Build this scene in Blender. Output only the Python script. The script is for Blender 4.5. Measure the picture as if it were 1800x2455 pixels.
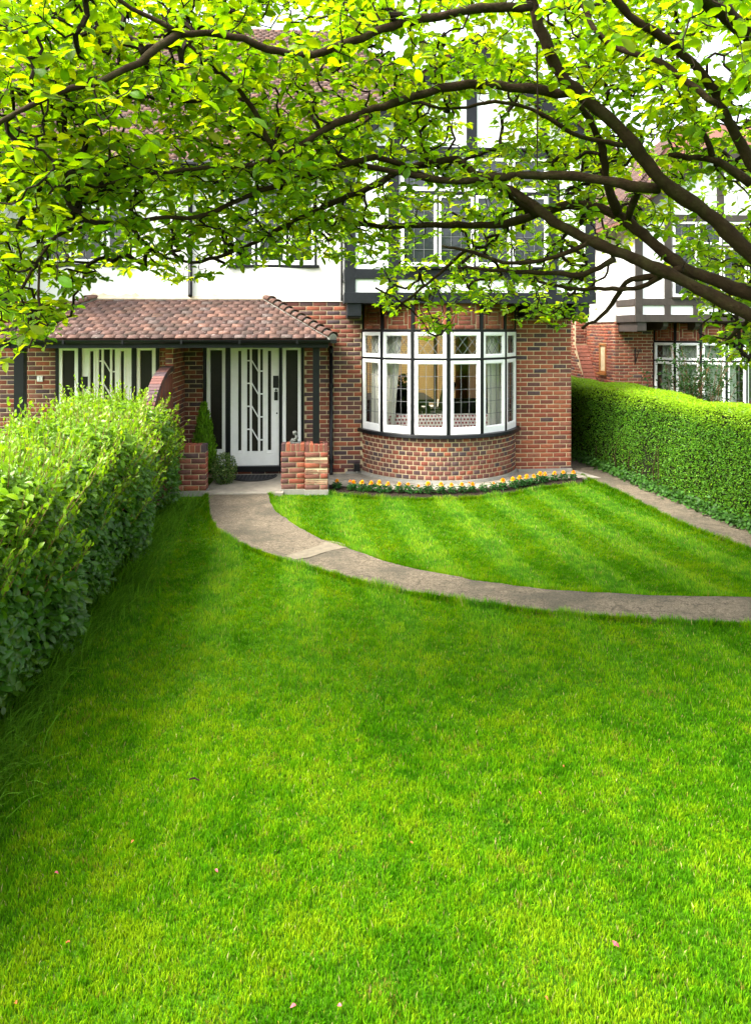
import bpy, bmesh, math, random
import numpy as np
from mathutils import Vector, Matrix, Euler
for o in list(bpy.data.objects): bpy.data.objects.remove(o)
SC = bpy.context.scene
COL = SC.collection
rng = np.random.default_rng(11); random.seed(5)
R = math.radians

# ---------------------------------------------------------------- camera
FPX, HZ, W0, H0 = 1750.0, 787.0, 1800.0, 2455.0       # focal length and horizon row, in photo pixels
YAW = math.atan(115/FPX); CAM = Vector((0, -12.14, 2.41)); CA, SA = math.cos(YAW), math.sin(YAW)
cam = bpy.data.cameras.new('camera'); co = bpy.data.objects.new('camera', cam); COL.objects.link(co)
co.location = CAM; co.rotation_euler = (R(90), 0, -YAW)
cam.sensor_fit = 'VERTICAL'; cam.sensor_height = 36; cam.lens = FPX/H0*36
cam.shift_y = -(H0/2-HZ)/H0; cam.clip_end = 2000; cam.clip_start = .05
SC.camera = co
SC.render.resolution_x, SC.render.resolution_y = 750, 1024

# ---------------------------------------------------------------- sky, sun, exposure
SUN_EL, SUN_AZ = R(51), R(-107)          # azimuth from +Y towards +X: the sun stands to the left, a little on the garden side
w = bpy.data.worlds.new('World'); SC.world = w; w.use_nodes = True
nt = w.node_tree; bg = nt.nodes['Background']
sky = nt.nodes.new('ShaderNodeTexSky'); sky.sky_type = 'NISHITA'; sky.sun_disc = False
sky.sun_elevation = SUN_EL; sky.sun_rotation = SUN_AZ; sky.dust_density = 6.0; sky.air_density = 1.0; sky.ozone_density = .6
hs_ = nt.nodes.new('ShaderNodeHueSaturation'); hs_.inputs['Saturation'].default_value = .35      # thin high cloud: a pale, nearly white sky
nt.links.new(sky.outputs[0], hs_.inputs['Color']); nt.links.new(hs_.outputs[0], bg.inputs[0]); bg.inputs[1].default_value = .15
sl = bpy.data.lights.new('sun', 'SUN'); sl.energy = 1.4; sl.angle = R(22); sl.color = (1, .93, .80)
so = bpy.data.objects.new('sun', sl); COL.objects.link(so)
sdir = Vector((math.sin(SUN_AZ)*math.cos(SUN_EL), math.cos(SUN_AZ)*math.cos(SUN_EL), math.sin(SUN_EL)))
so.rotation_euler = sdir.to_track_quat('Z', 'Y').to_euler(); so.location = sdir*40
vs = SC.view_settings; vs.view_transform = 'Standard'; vs.look = 'None'; vs.gamma = 1; vs.exposure = 2.58
SC.render.engine = 'CYCLES'
SC.cycles.max_bounces = 8; SC.cycles.transparent_max_bounces = 12; SC.cycles.diffuse_bounces = 4; SC.cycles.transmission_bounces = 5

# ---------------------------------------------------------------- photo pixel -> place
def pdir(px, py):
    u = (px-900)/FPX; v = (HZ-py)/FPX
    return Vector((SA+CA*u, CA-SA*u, v))
def onY(px, py, Y):
    q = pdir(px, py); return CAM+q*((Y-CAM.y)/q.y)
def gr(px, py, z=0.0):
    q = pdir(px, py); return CAM+q*((z-CAM.z)/q.z)
def at(px, py, d): return CAM+pdir(px, py)*d
def camxy(P):
    d = P-np.array(CAM)
    xc = d[..., 0]*CA-d[..., 1]*SA; zc = d[..., 0]*SA+d[..., 1]*CA
    zz = np.maximum(zc, .01)
    return 900+FPX*xc/zz, HZ-FPX*d[..., 2]/zz, zc

# ---------------------------------------------------------------- object helpers
WT = {}
def link(o, parent=None):
    COL.objects.link(o)
    if parent is not None:
        o.parent = parent; o.matrix_parent_inverse = WT[parent.name].inverted()
        WT[o.name] = WT[parent.name] @ o.matrix_parent_inverse @ o.matrix_basis
    else: WT[o.name] = o.matrix_basis.copy()
    return o
def tag(o, label=None, cat=None, group=None, kind=None):
    if label: o['label'] = label
    if cat: o['category'] = cat
    if group: o['group'] = group
    if kind: o['kind'] = kind
    return o
def thing(name, label, cat, loc=(0, 0, 0), group=None):
    o = bpy.data.objects.new(name, None); o.empty_display_size = .2; o.location = loc
    o.matrix_basis = Matrix.Translation(Vector(loc))
    link(o); return tag(o, label, cat, group)
def mobj(name, me, parent=None, mw=None):
    o = bpy.data.objects.new(name, me)
    if mw is not None: o.matrix_basis = mw
    return link(o, parent)

class G:
    """collects plain shapes into one mesh"""
    def __init__(s): s.v = []; s.f = []
    def add(s, vs, fs):
        n = len(s.v); s.v += [tuple(p) for p in vs]; s.f += [tuple(i+n for i in f) for f in fs]; return s
    def box(s, x0, x1, y0, y1, z0, z1):
        return s.add([(x0,y0,z0),(x1,y0,z0),(x1,y1,z0),(x0,y1,z0),(x0,y0,z1),(x1,y0,z1),(x1,y1,z1),(x0,y1,z1)],
                     [(3,2,1,0),(4,5,6,7),(0,1,5,4),(1,2,6,5),(2,3,7,6),(3,0,4,7)])
    def obox(s, c, ax, ay, az, hx, hy, hz):
        c = Vector(c); ax = Vector(ax)*hx; ay = Vector(ay)*hy; az = Vector(az)*hz; P = []
        for k in (-1, 1):
            for i, j in ((-1,-1),(1,-1),(1,1),(-1,1)): P.append(c+ax*i+ay*j+az*k)
        return s.add(P, [(3,2,1,0),(4,5,6,7),(0,1,5,4),(1,2,6,5),(2,3,7,6),(3,0,4,7)])
    def bar(s, a, b, w, d, up=(0, 0, 1)):
        a = Vector(a); b = Vector(b); t = b-a; L = t.length; t.normalize()
        u = Vector(up)
        if abs(t.dot(u)) > .98: u = Vector((0, 1, 0))
        sd = t.cross(u).normalized(); uu = sd.cross(t)
        return s.obox((a+b)/2, t, sd, uu, L/2, w/2, d/2)
    def prism(s, pts, vec):
        """pts: 3D ring, extruded by vec"""
        n = len(pts); P = [Vector(p) for p in pts]; vec = Vector(vec)
        return s.add(P+[p+vec for p in P], [tuple(range(n))[::-1], tuple(range(n, 2*n))]+[(i, (i+1) % n, (i+1) % n+n, i+n) for i in range(n)])
    def tube(s, pts, rad, n=8, cap=True):
        P = [Vector(p) for p in pts]; m = len(P); rings = []
        if not hasattr(rad, '__len__'): rad = [rad]*m
        prev = None
        for i in range(m):
            t = (P[min(i+1, m-1)]-P[max(i-1, 0)])
            t = t.normalized() if t.length > 1e-9 else Vector((0, 0, 1))
            if prev is None:
                u = Vector((0, 0, 1)) if abs(t.z) < .9 else Vector((1, 0, 0)); u = (u-t*u.dot(t)).normalized()
            else: u = (prev-t*prev.dot(t)); u = u.normalized() if u.length > 1e-6 else prev
            prev = u; b = t.cross(u)
            rings.append([P[i]+(u*math.cos(k*2*math.pi/n)+b*math.sin(k*2*math.pi/n))*rad[i] for k in range(n)])
        vs = [p for r in rings for p in r]; fs = []
        for i in range(m-1):
            for k in range(n):
                k2 = (k+1) % n; fs.append((i*n+k, i*n+k2, (i+1)*n+k2, (i+1)*n+k))
        if cap: fs += [tuple(range(n))[::-1], tuple(range((m-1)*n, m*n))]
        return s.add(vs, fs)
    def lathe(s, prof, c=(0, 0, 0), n=20):
        c = Vector(c); vs = []; fs = []; m = len(prof)
        for r, z in prof: vs += [c+Vector((r*math.cos(k*2*math.pi/n), r*math.sin(k*2*math.pi/n), z)) for k in range(n)]
        for i in range(m-1):
            for k in range(n):
                k2 = (k+1) % n; fs.append((i*n+k, i*n+k2, (i+1)*n+k2, (i+1)*n+k))
        return s.add(vs, fs+[tuple(range(n))[::-1], tuple(range((m-1)*n, m*n))])
    def mirror(s, x0):
        s.v = [(2*x0-x, y, z) for x, y, z in s.v]; s.f = [f[::-1] for f in s.f]; return s
    def build(s, name, mat, parent=None, bevel=0, smooth=False, mw=None):
        me = bpy.data.meshes.new(name); me.from_pydata(s.v, [], s.f); me.materials.append(M[mat])
        if smooth: me.shade_smooth()
        o = mobj(name, me, parent, mw)
        if bevel:
            b = o.modifiers.new('bevel', 'BEVEL'); b.width = bevel; b.segments = 2; b.limit_method = 'ANGLE'; b.angle_limit = R(50)
        return o

def np_mesh(name, V, F, tot, mat, col=None, smooth=False):
    """V (n,3); F flat vertex indices; tot loops per face; col (n,3)"""
    me = bpy.data.meshes.new(name)
    V = np.ascontiguousarray(V, dtype=np.float32); F = np.ascontiguousarray(F, dtype=np.int32).ravel(); tot = np.asarray(tot, dtype=np.int32)
    me.vertices.add(len(V)); me.vertices.foreach_set('co', V.ravel())
    me.loops.add(len(F)); me.loops.foreach_set('vertex_index', F)
    me.polygons.add(len(tot)); st = np.zeros(len(tot), np.int32); st[1:] = np.cumsum(tot)[:-1]
    me.polygons.foreach_set('loop_start', st); me.polygons.foreach_set('loop_total', tot)
    if smooth: me.polygons.foreach_set('use_smooth', np.ones(len(tot), bool))
    me.update(calc_edges=True)
    if col is not None:
        a = me.attributes.new('col', 'FLOAT_COLOR', 'POINT')
        c = np.ones((len(V), 4), np.float32); c[:, :3] = col; a.data.foreach_set('color', c.ravel())
    me.materials.append(M[mat]); return me
def stamp(tv, tf, Rm, P, col=None):
    """template verts (k,3), template faces (list of equal-length tuples) at N frames; returns V,F,tot,col"""
    N = len(P); k = len(tv); tf = np.asarray(tf)
    V = np.einsum('nij,kj->nki', Rm, tv)+P[:, None, :]
    F = tf[None]+(np.arange(N)*k)[:, None, None]
    C = None if col is None else np.repeat(col, k, axis=0)
    return V.reshape(-1, 3), F.reshape(-1), np.full(N*len(tf), tf.shape[1]), C
def frames(nrm, ydir):
    """rotation matrices whose z is nrm and y lies towards ydir"""
    z = nrm/np.linalg.norm(nrm, axis=1, keepdims=True)
    y = ydir-z*np.sum(ydir*z, axis=1, keepdims=True); y /= np.maximum(np.linalg.norm(y, axis=1, keepdims=True), 1e-6)
    x = np.cross(y, z); return np.stack([x, y, z], axis=2)
def unit(a): return a/np.maximum(np.linalg.norm(a, axis=-1, keepdims=True), 1e-9)

# ---------------------------------------------------------------- materials
M = {}
def mat(name, base=(.5, .5, .5), rough=.6, attr=False, var=.0, vscale=6, vdetail=5, bump=0, bscale=60, second=None, sscale=3, slo=.45, shi=.6,
        spec=.4, trans=0, tcol=(1, 1, 1), metal=0, coat=0, bdist=.004):
    m = bpy.data.materials.new(name); m.use_nodes = True; n = m.node_tree.nodes; L = m.node_tree.links
    p = n['Principled BSDF']; out = n['Material Output']
    p.inputs['Roughness'].default_value = rough; p.inputs['Specular IOR Level'].default_value = spec; p.inputs['Metallic'].default_value = metal
    if coat: p.inputs['Coat Weight'].default_value = coat
    geo = n.new('ShaderNodeNewGeometry'); pos = geo.outputs['Position']
    if attr: c = n.new('ShaderNodeAttribute'); c.attribute_name = 'col'; cs = c.outputs['Color']
    else: c = n.new('ShaderNodeRGB'); c.outputs[0].default_value = (*base, 1); cs = c.outputs[0]
    def noise(sc, det=5, rgh=.55):
        t = n.new('ShaderNodeTexNoise'); t.inputs['Scale'].default_value = sc; t.inputs['Detail'].default_value = det; t.inputs['Roughness'].default_value = rgh
        L.new(pos, t.inputs['Vector']); return t.outputs['Fac']
    if second:
        rmp = n.new('ShaderNodeMapRange'); rmp.inputs['From Min'].default_value = slo; rmp.inputs['From Max'].default_value = shi
        L.new(noise(sscale, 6, .65), rmp.inputs['Value'])
        mx = n.new('ShaderNodeMix'); mx.data_type = 'RGBA'; L.new(rmp.outputs[0], mx.inputs['Factor']); L.new(cs, mx.inputs['A'])
        mx.inputs['B'].default_value = (*second, 1); cs = mx.outputs['Result']
    if var:
        r2 = n.new('ShaderNodeMapRange'); r2.inputs['From Min'].default_value = .25; r2.inputs['From Max'].default_value = .75
        r2.inputs['To Min'].default_value = 1-var; r2.inputs['To Max'].default_value = 1+var; L.new(noise(vscale, vdetail, .65), r2.inputs['Value'])
        ml = n.new('ShaderNodeVectorMath'); ml.operation = 'SCALE'; L.new(cs, ml.inputs[0]); L.new(r2.outputs[0], ml.inputs['Scale']); cs = ml.outputs[0]
    L.new(cs, p.inputs['Base Color'])
    if bump:
        b = n.new('ShaderNodeBump'); b.inputs['Strength'].default_value = bump; b.inputs['Distance'].default_value = bdist
        L.new(noise(bscale, 6, .6), b.inputs['Height']); L.new(b.outputs[0], p.inputs['Normal'])
    if trans:
        t = n.new('ShaderNodeBsdfTranslucent'); tm = n.new('ShaderNodeMix'); tm.data_type = 'RGBA'; tm.blend_type = 'MULTIPLY'
        tm.inputs['Factor'].default_value = 1; L.new(cs, tm.inputs['A']); tm.inputs['B'].default_value = (*tcol, 1)
        L.new(tm.outputs['Result'], t.inputs['Color']); ms = n.new('ShaderNodeMixShader'); ms.inputs[0].default_value = trans
        L.new(p.outputs[0], ms.inputs[1]); L.new(t.outputs[0], ms.inputs[2]); L.new(ms.outputs[0], out.inputs['Surface'])
    M[name] = m; return m
mat('brick', attr=True, rough=.85, var=.28, vscale=22, bump=.5, bscale=140, second=(.09, .06, .055), sscale=9, slo=.62, shi=.9, spec=.2)
mat('mortar', (.52, .42, .265), .95, var=.22, vscale=8, bump=.4, bscale=150, spec=.1)
mat('red_wall', (.13, .05, .036), .9, var=.2, vscale=4, bump=.3)
mat('render_white', (.70, .69, .655), .9, var=.035, vscale=2.2, bump=.25, bscale=45, second=(.56, .52, .45), sscale=1.1, slo=.52, shi=.85, spec=.15)
mat('panel_white', (.70, .715, .72), .8, var=.03, vscale=5, bump=.15, bscale=50, spec=.2)
mat('paint_white', (.80, .80, .795), .38, var=.06, vscale=9, bump=.06, bscale=80, spec=.45)
mat('black_timber', (.0075, .009, .012), .5, var=.5, vscale=5, bump=.35, bscale=60, second=(.020, .022, .025), sscale=11, slo=.6, shi=.85, spec=.25)
mat('brown_timber', (.040, .031, .026), .6, var=.35, vscale=6, bump=.35, bscale=60)
mat('black_gloss', (.004, .0045, .0055), .4, var=.3, vscale=8, bump=.05, spec=.25)
mat('black_plastic', (.005, .0055, .006), .4, spec=.3)
mat('lead', (.16, .165, .17), .5, metal=.3)
mat('dark_glass', (.016, .014, .011), .32, var=.3, vscale=4, bump=.3, bscale=170, bdist=.002, spec=.18)
mat('upper_glass', (.02, .025, .03), .04, spec=.6)
mat('roof_tile', attr=True, rough=.9, var=.35, vscale=26, bump=.5, bscale=110, second=(.30, .265, .24), sscale=24, slo=.60, shi=.70, spec=.1)
mat('cement', (.26, .25, .22), .95, var=.2, vscale=12, bump=.5, bscale=80, spec=.1)
mat('flashing', (.55, .47, .34), .95, var=.2, vscale=7, bump=.4, bscale=60, spec=.1)
mat('concrete', (.245, .222, .18), .9, var=.22, vscale=3.5, vdetail=9, bump=.6, bscale=70, second=(.165, .15, .122), sscale=5, slo=.5, shi=.75, spec=.15, bdist=.006)
mat('path', (.140, .115, .082), .92, var=.25, vscale=14, vdetail=12, bump=.9, bscale=60, second=(.050, .041, .030), sscale=26, slo=.50, shi=.72, spec=.1, bdist=.01)
mat('path_patch', (.135, .116, .085), .92, var=.3, vscale=11, vdetail=9, bump=.7, bscale=50, spec=.1)
mat('soil', (.020, .014, .010), .95, var=.4, vscale=30, bump=1, bscale=50, spec=.1, bdist=.02)
mat('turf', (.038, .105, .004), .95, var=.4, vscale=14, bump=.8, bscale=70, second=(.06, .075, .010), sscale=9, slo=.55, shi=.8, spec=.05)
mat('grass', attr=True, rough=.6, trans=.45, tcol=(1.45, 1.5, .2), spec=0)
mat('leaf', attr=True, rough=.42, trans=.64, tcol=(2.05, 1.85, .2), spec=.15, var=.2, vscale=38)
mat('hedge_leaf', attr=True, rough=.34, trans=.42, tcol=(1.7, 1.75, .3), spec=.38)
mat('privet', attr=True, rough=.45, trans=.42, tcol=(1.7, 1.75, .3), spec=.15)
mat('flower', attr=True, rough=.6, trans=.3, tcol=(1.2, 1.1, .6), spec=.2)
mat('bark', (.026, .016, .008), .9, var=.4, vscale=12, bump=.9, bscale=40, second=(.030, .027, .010), sscale=6, slo=.5, shi=.7, spec=.1, bdist=.012)
mat('twig', (.015, .010, .006), .85, spec=.1)
mat('fence_board', (.22, .13, .07), .8, var=.3, vscale=5, bump=.2)
mat('stem', (.16, .075, .03), .7)
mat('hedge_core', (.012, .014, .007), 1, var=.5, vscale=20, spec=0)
mat('stone', (.14, .148, .135), .9, var=.35, vscale=40, bump=.6, bscale=120, spec=.1)
mat('rubber', (.012, .013, .015), .75, var=.4, vscale=60, bump=.8, bscale=160)
mat('wood', (.20, .09, .035), .4, var=.3, vscale=3, bump=.1)
mat('dark_wood', (.05, .026, .014), .35, var=.3, vscale=4)
mat('orange_wood', (.26, .095, .015), .45, var=.2, vscale=9)
mat('leather', (.012, .011, .010), .4, bump=.1)
mat('chrome', (.5, .5, .5), .2, metal=1)
mat('room_wall', (.60, .42, .25), .9, var=.08, vscale=2)
mat('room_floor', (.16, .085, .04), .45, var=.2, vscale=4)
mat('curtain', (.84, .82, .76), .9, var=.05, vscale=8, trans=.4, tcol=(1, 1, 1))
mat('curtain_green', (.62, .70, .60), .9, var=.05, vscale=8, trans=.4, tcol=(1, 1, 1))
mat('blind', (.90, .80, .58), .9, trans=.8, tcol=(1, .95, .8))
mat('tile_white', (.8, .8, .76), .3)
mat('ink', (.05, .06, .05), .5)
mat('petal', (.50, .10, .12), .6, trans=.3)
mat('dead_leaf', (.30, .07, .012), .7)
# clear window glass: mostly see-through with a mirror sheen that grows at grazing angles
def glass(name, tint, lo):
    m = bpy.data.materials.new(name); m.use_nodes = True; n = m.node_tree.nodes; L = m.node_tree.links; n.remove(n['Principled BSDF'])
    t = n.new('ShaderNodeBsdfTransparent'); t.inputs[0].default_value = (*tint, 1); g = n.new('ShaderNodeBsdfGlossy'); g.inputs['Roughness'].default_value = .02
    lw = n.new('ShaderNodeLayerWeight'); lw.inputs['Blend'].default_value = .5; fr = n.new('ShaderNodeMath'); fr.operation = 'POWER'; fr.inputs[1].default_value = 4.0; L.new(lw.outputs['Facing'], fr.inputs[0])
    a = n.new('ShaderNodeMath'); a.operation = 'MULTIPLY_ADD'; a.inputs[1].default_value = .6; a.inputs[2].default_value = lo
    mx = n.new('ShaderNodeMixShader'); L.new(fr.outputs[0], a.inputs[0]); L.new(a.outputs[0], mx.inputs[0]); L.new(t.outputs[0], mx.inputs[1]); L.new(g.outputs[0], mx.inputs[2])
    L.new(mx.outputs[0], n['Material Output'].inputs['Surface']); M[name] = m
glass('clear_glass', (.94, .95, .94), .022)
# red spots on off-white cloth
def spots():
    m = mat('spots', (.62, .55, .52), .9); n = m.node_tree.nodes; L = m.node_tree.links; p = n['Principled BSDF']
    tc = n.new('ShaderNodeTexCoord'); sx = n.new('ShaderNodeSeparateXYZ'); L.new(tc.outputs['Object'], sx.inputs[0])
    def math_(op, a, b=None, v=None):
        k = n.new('ShaderNodeMath'); k.operation = op; L.new(a, k.inputs[0])
        if b is not None: L.new(b, k.inputs[1])
        if v is not None: k.inputs[1].default_value = v
        return k.outputs[0]
    S = 1/.056
    z = math_('MULTIPLY', sx.outputs[2], v=S); row = math_('FLOOR', z); odd = math_('MODULO', row, v=2.0); half = math_('MULTIPLY', math_('ABSOLUTE', odd), v=.5)
    x = math_('ADD', math_('MULTIPLY', math_('ADD', sx.outputs[0], v=9.0), v=S), half)
    fx = math_('SUBTRACT', math_('FRACT', x), v=.5); fz = math_('SUBTRACT', math_('SUBTRACT', z, row), v=.5)
    d = math_('SQRT', math_('ADD', math_('MULTIPLY', fx, fx), math_('MULTIPLY', fz, fz)))
    lt = math_('LESS_THAN', d, v=.31)
    mx = n.new('ShaderNodeMix'); mx.data_type = 'RGBA'; L.new(lt, mx.inputs['Factor']); mx.inputs['A'].default_value = (.62, .55, .52, 1); mx.inputs['B'].default_value = (.22, .025, .035, 1)
    L.new(mx.outputs['Result'], p.inputs['Base Color'])
spots()

def weather_path(m):
    n = m.node_tree.nodes; L = m.node_tree.links; p = n['Principled BSDF']; src = p.inputs['Base Color'].links[0].from_socket
    geo = n.new('ShaderNodeNewGeometry'); nz = n.new('ShaderNodeTexNoise'); nz.inputs['Scale'].default_value = 3; nz.inputs['Detail'].default_value = 4; L.new(geo.outputs['Position'], nz.inputs['Vector'])
    ad = n.new('ShaderNodeVectorMath'); ad.operation = 'MULTIPLY_ADD'; L.new(nz.outputs['Color'], ad.inputs[0]); ad.inputs[1].default_value = (.35, .35, 0); L.new(geo.outputs['Position'], ad.inputs[2])
    def layer(src, fac_socket, lo, hi, col, amt):
        r = n.new('ShaderNodeMapRange'); r.inputs['From Min'].default_value = lo; r.inputs['From Max'].default_value = hi; r.inputs['To Min'].default_value = amt; r.inputs['To Max'].default_value = 0; L.new(fac_socket, r.inputs['Value'])
        mx = n.new('ShaderNodeMix'); mx.data_type = 'RGBA'; L.new(r.outputs[0], mx.inputs['Factor']); L.new(src, mx.inputs['A']); mx.inputs['B'].default_value = (*col, 1); return mx.outputs['Result']
    vo = n.new('ShaderNodeTexVoronoi'); vo.feature = 'DISTANCE_TO_EDGE'; vo.inputs['Scale'].default_value = 3.4; L.new(ad.outputs[0], vo.inputs['Vector'])
    s2 = layer(src, vo.outputs['Distance'], .004, .022, (.040, .034, .022), .55)
    st = n.new('ShaderNodeTexNoise'); st.inputs['Scale'].default_value = 1.7; st.inputs['Detail'].default_value = 7; st.inputs['Roughness'].default_value = .7; L.new(geo.outputs['Position'], st.inputs['Vector'])
    s3 = layer(s2, st.outputs['Fac'], .40, .54, (.066, .060, .044), .8)
    sp = n.new('ShaderNodeTexNoise'); sp.inputs['Scale'].default_value = 85; sp.inputs['Detail'].default_value = 3; L.new(geo.outputs['Position'], sp.inputs['Vector'])
    s4 = layer(s3, sp.outputs['Fac'], .40, .50, (.035, .03, .022), .62); L.new(s4, p.inputs['Base Color'])
weather_path(M['path'])

def stain(m, col, scale, lo, hi, amt):
    n = m.node_tree.nodes; L = m.node_tree.links; p = n['Principled BSDF']; src = p.inputs['Base Color'].links[0].from_socket
    geo = n.new('ShaderNodeNewGeometry'); t = n.new('ShaderNodeTexNoise'); t.inputs['Scale'].default_value = scale; t.inputs['Detail'].default_value = 7; t.inputs['Roughness'].default_value = .68; L.new(geo.outputs['Position'], t.inputs['Vector'])
    r = n.new('ShaderNodeMapRange'); r.inputs['From Min'].default_value = lo; r.inputs['From Max'].default_value = hi; r.inputs['To Max'].default_value = amt; L.new(t.outputs['Fac'], r.inputs['Value'])
    mx = n.new('ShaderNodeMix'); mx.data_type = 'RGBA'; L.new(r.outputs[0], mx.inputs['Factor']); L.new(src, mx.inputs['A']); mx.inputs['B'].default_value = (*col, 1); L.new(mx.outputs['Result'], p.inputs['Base Color'])
stain(M['roof_tile'], (.030, .026, .020), 3.2, .50, .68, .75); stain(M['roof_tile'], (.016, .015, .011), 13, .58, .66, .85)
stain(M['brick'], (.30, .26, .23), 2.6, .60, .80, .30); stain(M['brick'], (.055, .045, .042), 1.4, .52, .75, .35)
stain(M['mortar'], (.20, .17, .12), 3.0, .45, .75, .6); stain(M['concrete'], (.10, .095, .075), 2.2, .5, .72, .6)
stain(M['panel_white'], (.42, .40, .36), 2.5, .58, .85, .5); stain(M['flashing'], (.25, .22, .17), 9, .5, .7, .6)
# ---------------------------------------------------------------- brickwork helpers
PAL = [tuple(x*k for x, k in zip(c, (1.05, 1.03, 1.0))) for c in [(.215,.062,.038),(.190,.058,.038),(.160,.055,.040),(.138,.054,.042),(.112,.052,.045),(.082,.050,.050),(.066,.045,.050),(.245,.076,.042),(.270,.088,.048),(.235,.090,.058),(.180,.072,.052),(.128,.062,.052)]]
P_DARK = np.array([.08,.11,.14,.15,.15,.10,.07,.05,.01,.03,.08,.06]); P_RED = np.array([.19,.15,.11,.06,.04,.04,.03,.13,.08,.09,.06,.02]); P_RED /= P_RED.sum()
P_DARK /= P_DARK.sum(); P_MIX = (P_DARK+P_RED)/2
BF = [(0,1,2,3),(4,5,1,0),(5,6,2,1),(6,7,3,2),(7,4,0,3),(8,9,5,4),(9,10,6,5),(10,11,7,6),(11,8,4,7)]
def brick_tv(w, h, c=.004, d=.035):
    a, b = w/2, h/2
    ring = lambda i, y: [(-a+i, y, -b+i), (a-i, y, -b+i), (a-i, y, b-i), (-a+i, y, b-i)]
    return np.array(ring(c, 0)+ring(0, c)+ring(0, d))
CACHE = {}
def brick_mesh(w, h, ci, mname='brick'):
    key = (round(w, 3), round(h, 3), ci, mname)
    if key not in CACHE:
        CACHE[key] = np_mesh('brick', brick_tv(key[0], key[1]), np.array(BF), [4]*9, mname, np.tile(PAL[ci], (12, 1)))
    return CACHE[key]
def lay(x0, x1, z0, z1, holes=(), off=0, bl=.225, ch=.075):
    """stretcher bond with cut ends; yields (u, z, width, height)"""
    k = 0; z = z0; out = []
    while z+ch*.6 < z1:
        h = min(ch, z1-z)-.012
        segs = [(x0, x1)]
        for (a, b, c, d) in holes:
            if z+ch*.5 > c and z+ch*.5 < d:
                ns = []
                for (s, e) in segs:
                    if b <= s or a >= e: ns.append((s, e))
                    else:
                        if a > s: ns.append((s, a))
                        if b < e: ns.append((b, e))
                segs = ns
        st = off+(bl/2 if k % 2 else 0)
        for (s, e) in segs:
            i = math.floor((s-st)/bl)
            while st+i*bl < e:
                p, q = max(st+i*bl, s), min(st+(i+1)*bl, e); i += 1
                w = q-p-.012
                if w > .025: out.append(((p+q)/2, z+ch/2, round(w, 3), round(h, 3)))
        z += ch; k += 1
    return out
def wall_bricks(L, org, u, n, pal):
    org = np.array(org, float); u = np.array(u, float); n = np.array(n, float); up = np.array((0, 0, 1.)); res = []
    for (a, z, w, h) in L:
        res.append((org+u*a+up*z+n*float(rng.normal(0, .0012)), u, n, w, h, int(rng.choice(len(PAL), p=pal))))
    return res
def place_bricks(E, parent, stuff_parent, nobj, mname='brick', stuffname='brickwork', score=None):
    idx = list(range(len(E)))
    if score is not None: idx.sort(key=lambda i: -score(E[i]))
    for i in idx[:nobj]:
        P, u, n, w, h, ci = E[i]
        t = rng.normal(0, .004); up = np.array((0, 0, 1.)); u2 = u*math.cos(t)+up*math.sin(t); z2 = up*math.cos(t)-u*math.sin(t)
        mw = Matrix(((u2[0], -n[0], z2[0], P[0]), (u2[1], -n[1], z2[1], P[1]), (u2[2], -n[2], z2[2], P[2]), (0, 0, 0, 1)))
        mobj('brick', brick_mesh(w, h, ci, mname), parent, mw)
    V = []; F = []; C = []; k = 0; bf = np.array(BF)
    for i in idx[nobj:]:
        P, u, n, w, h, ci = E[i]
        Rm = np.stack([u, -n, np.array((0, 0, 1.))], axis=1); V.append(brick_tv(w, h)@Rm.T+P); F.append(bf+12*k); C.append(np.tile(PAL[ci], (12, 1))); k += 1
    if k:
        me = np_mesh(stuffname, np.concatenate(V), np.concatenate(F), [4]*(9*k), mname, np.concatenate(C))
        tag(mobj(stuffname, me, stuff_parent), kind='stuff')
def vis_score(e):
    x, y, z = camxy(np.array(e[0])); inside = (0 < x < 1800)
    return e[3]*e[4]/z**2*(1 if inside else 0)
def slabs(g, x0, x1, y0, y1, z0, z1, holes):
    xs = sorted({x0, x1, *[min(max(h[i], x0), x1) for h in holes for i in (0, 1)]})
    for a, b in zip(xs[:-1], xs[1:]):
        if b-a < 1e-4: continue
        m = (a+b)/2; zs = [(z0, z1)]
        for h in holes:
            if h[0] < m < h[1]:
                ns = []
                for s, e in zs:
                    if h[3] <= s or h[2] >= e: ns.append((s, e)); continue
                    if h[2] > s: ns.append((s, h[2]))
                    if h[3] < e: ns.append((h[3], e))
                zs = ns
        for s, e in zs: g.box(a, b, y0, y1, s, e)
    return g

# ---------------------------------------------------------------- ground, paths
g = G(); nn = 24
g.add([(-300, -300, -.045), (300, -300, -.045), (300, 300, -.045), (-300, 300, -.045)], [(0, 1, 2, 3)])
tag(g.build('ground', 'turf'), kind='structure')
PL = [(457,1085),(460,1130),(480,1165),(530,1195),(620,1225),(740,1260),(850,1290),(1000,1315),(1150,1335),(1300,1350),(1450,1360),(1652,1368),(1800,1366)]
PR = [(593,1085),(597,1110),(620,1135),(660,1160),(715,1190),(780,1210),(870,1240),(950,1258),(1080,1280),(1200,1295),(1350,1305),(1500,1310),(1652,1312),(1800,1306)]
KS = 1.0896
def px_line(L, z=0.0): return np.array([gr(x*KS, y*KS, z)[:2] for x, y in L])
def resample(P, n):
    d = np.r_[0, np.cumsum(np.linalg.norm(np.diff(P, axis=0), axis=1))]; t = np.linspace(0, d[-1], n)
    Q = np.stack([np.interp(t, d, P[:, k]) for k in range(P.shape[1])], axis=1)
    for _ in range(3): Q[1:-1] = .25*Q[:-2]+.5*Q[1:-1]+.25*Q[2:]
    return Q
EL, ER = resample(px_line(PL), 60), resample(px_line(PR), 60)
EL[0] = (-1.745, -1.40); ER[0] = (-.87, -1.40)
for E_ in (EL, ER): E_[1:-1] += rng.normal(0, .006, (58, 2))
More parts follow.
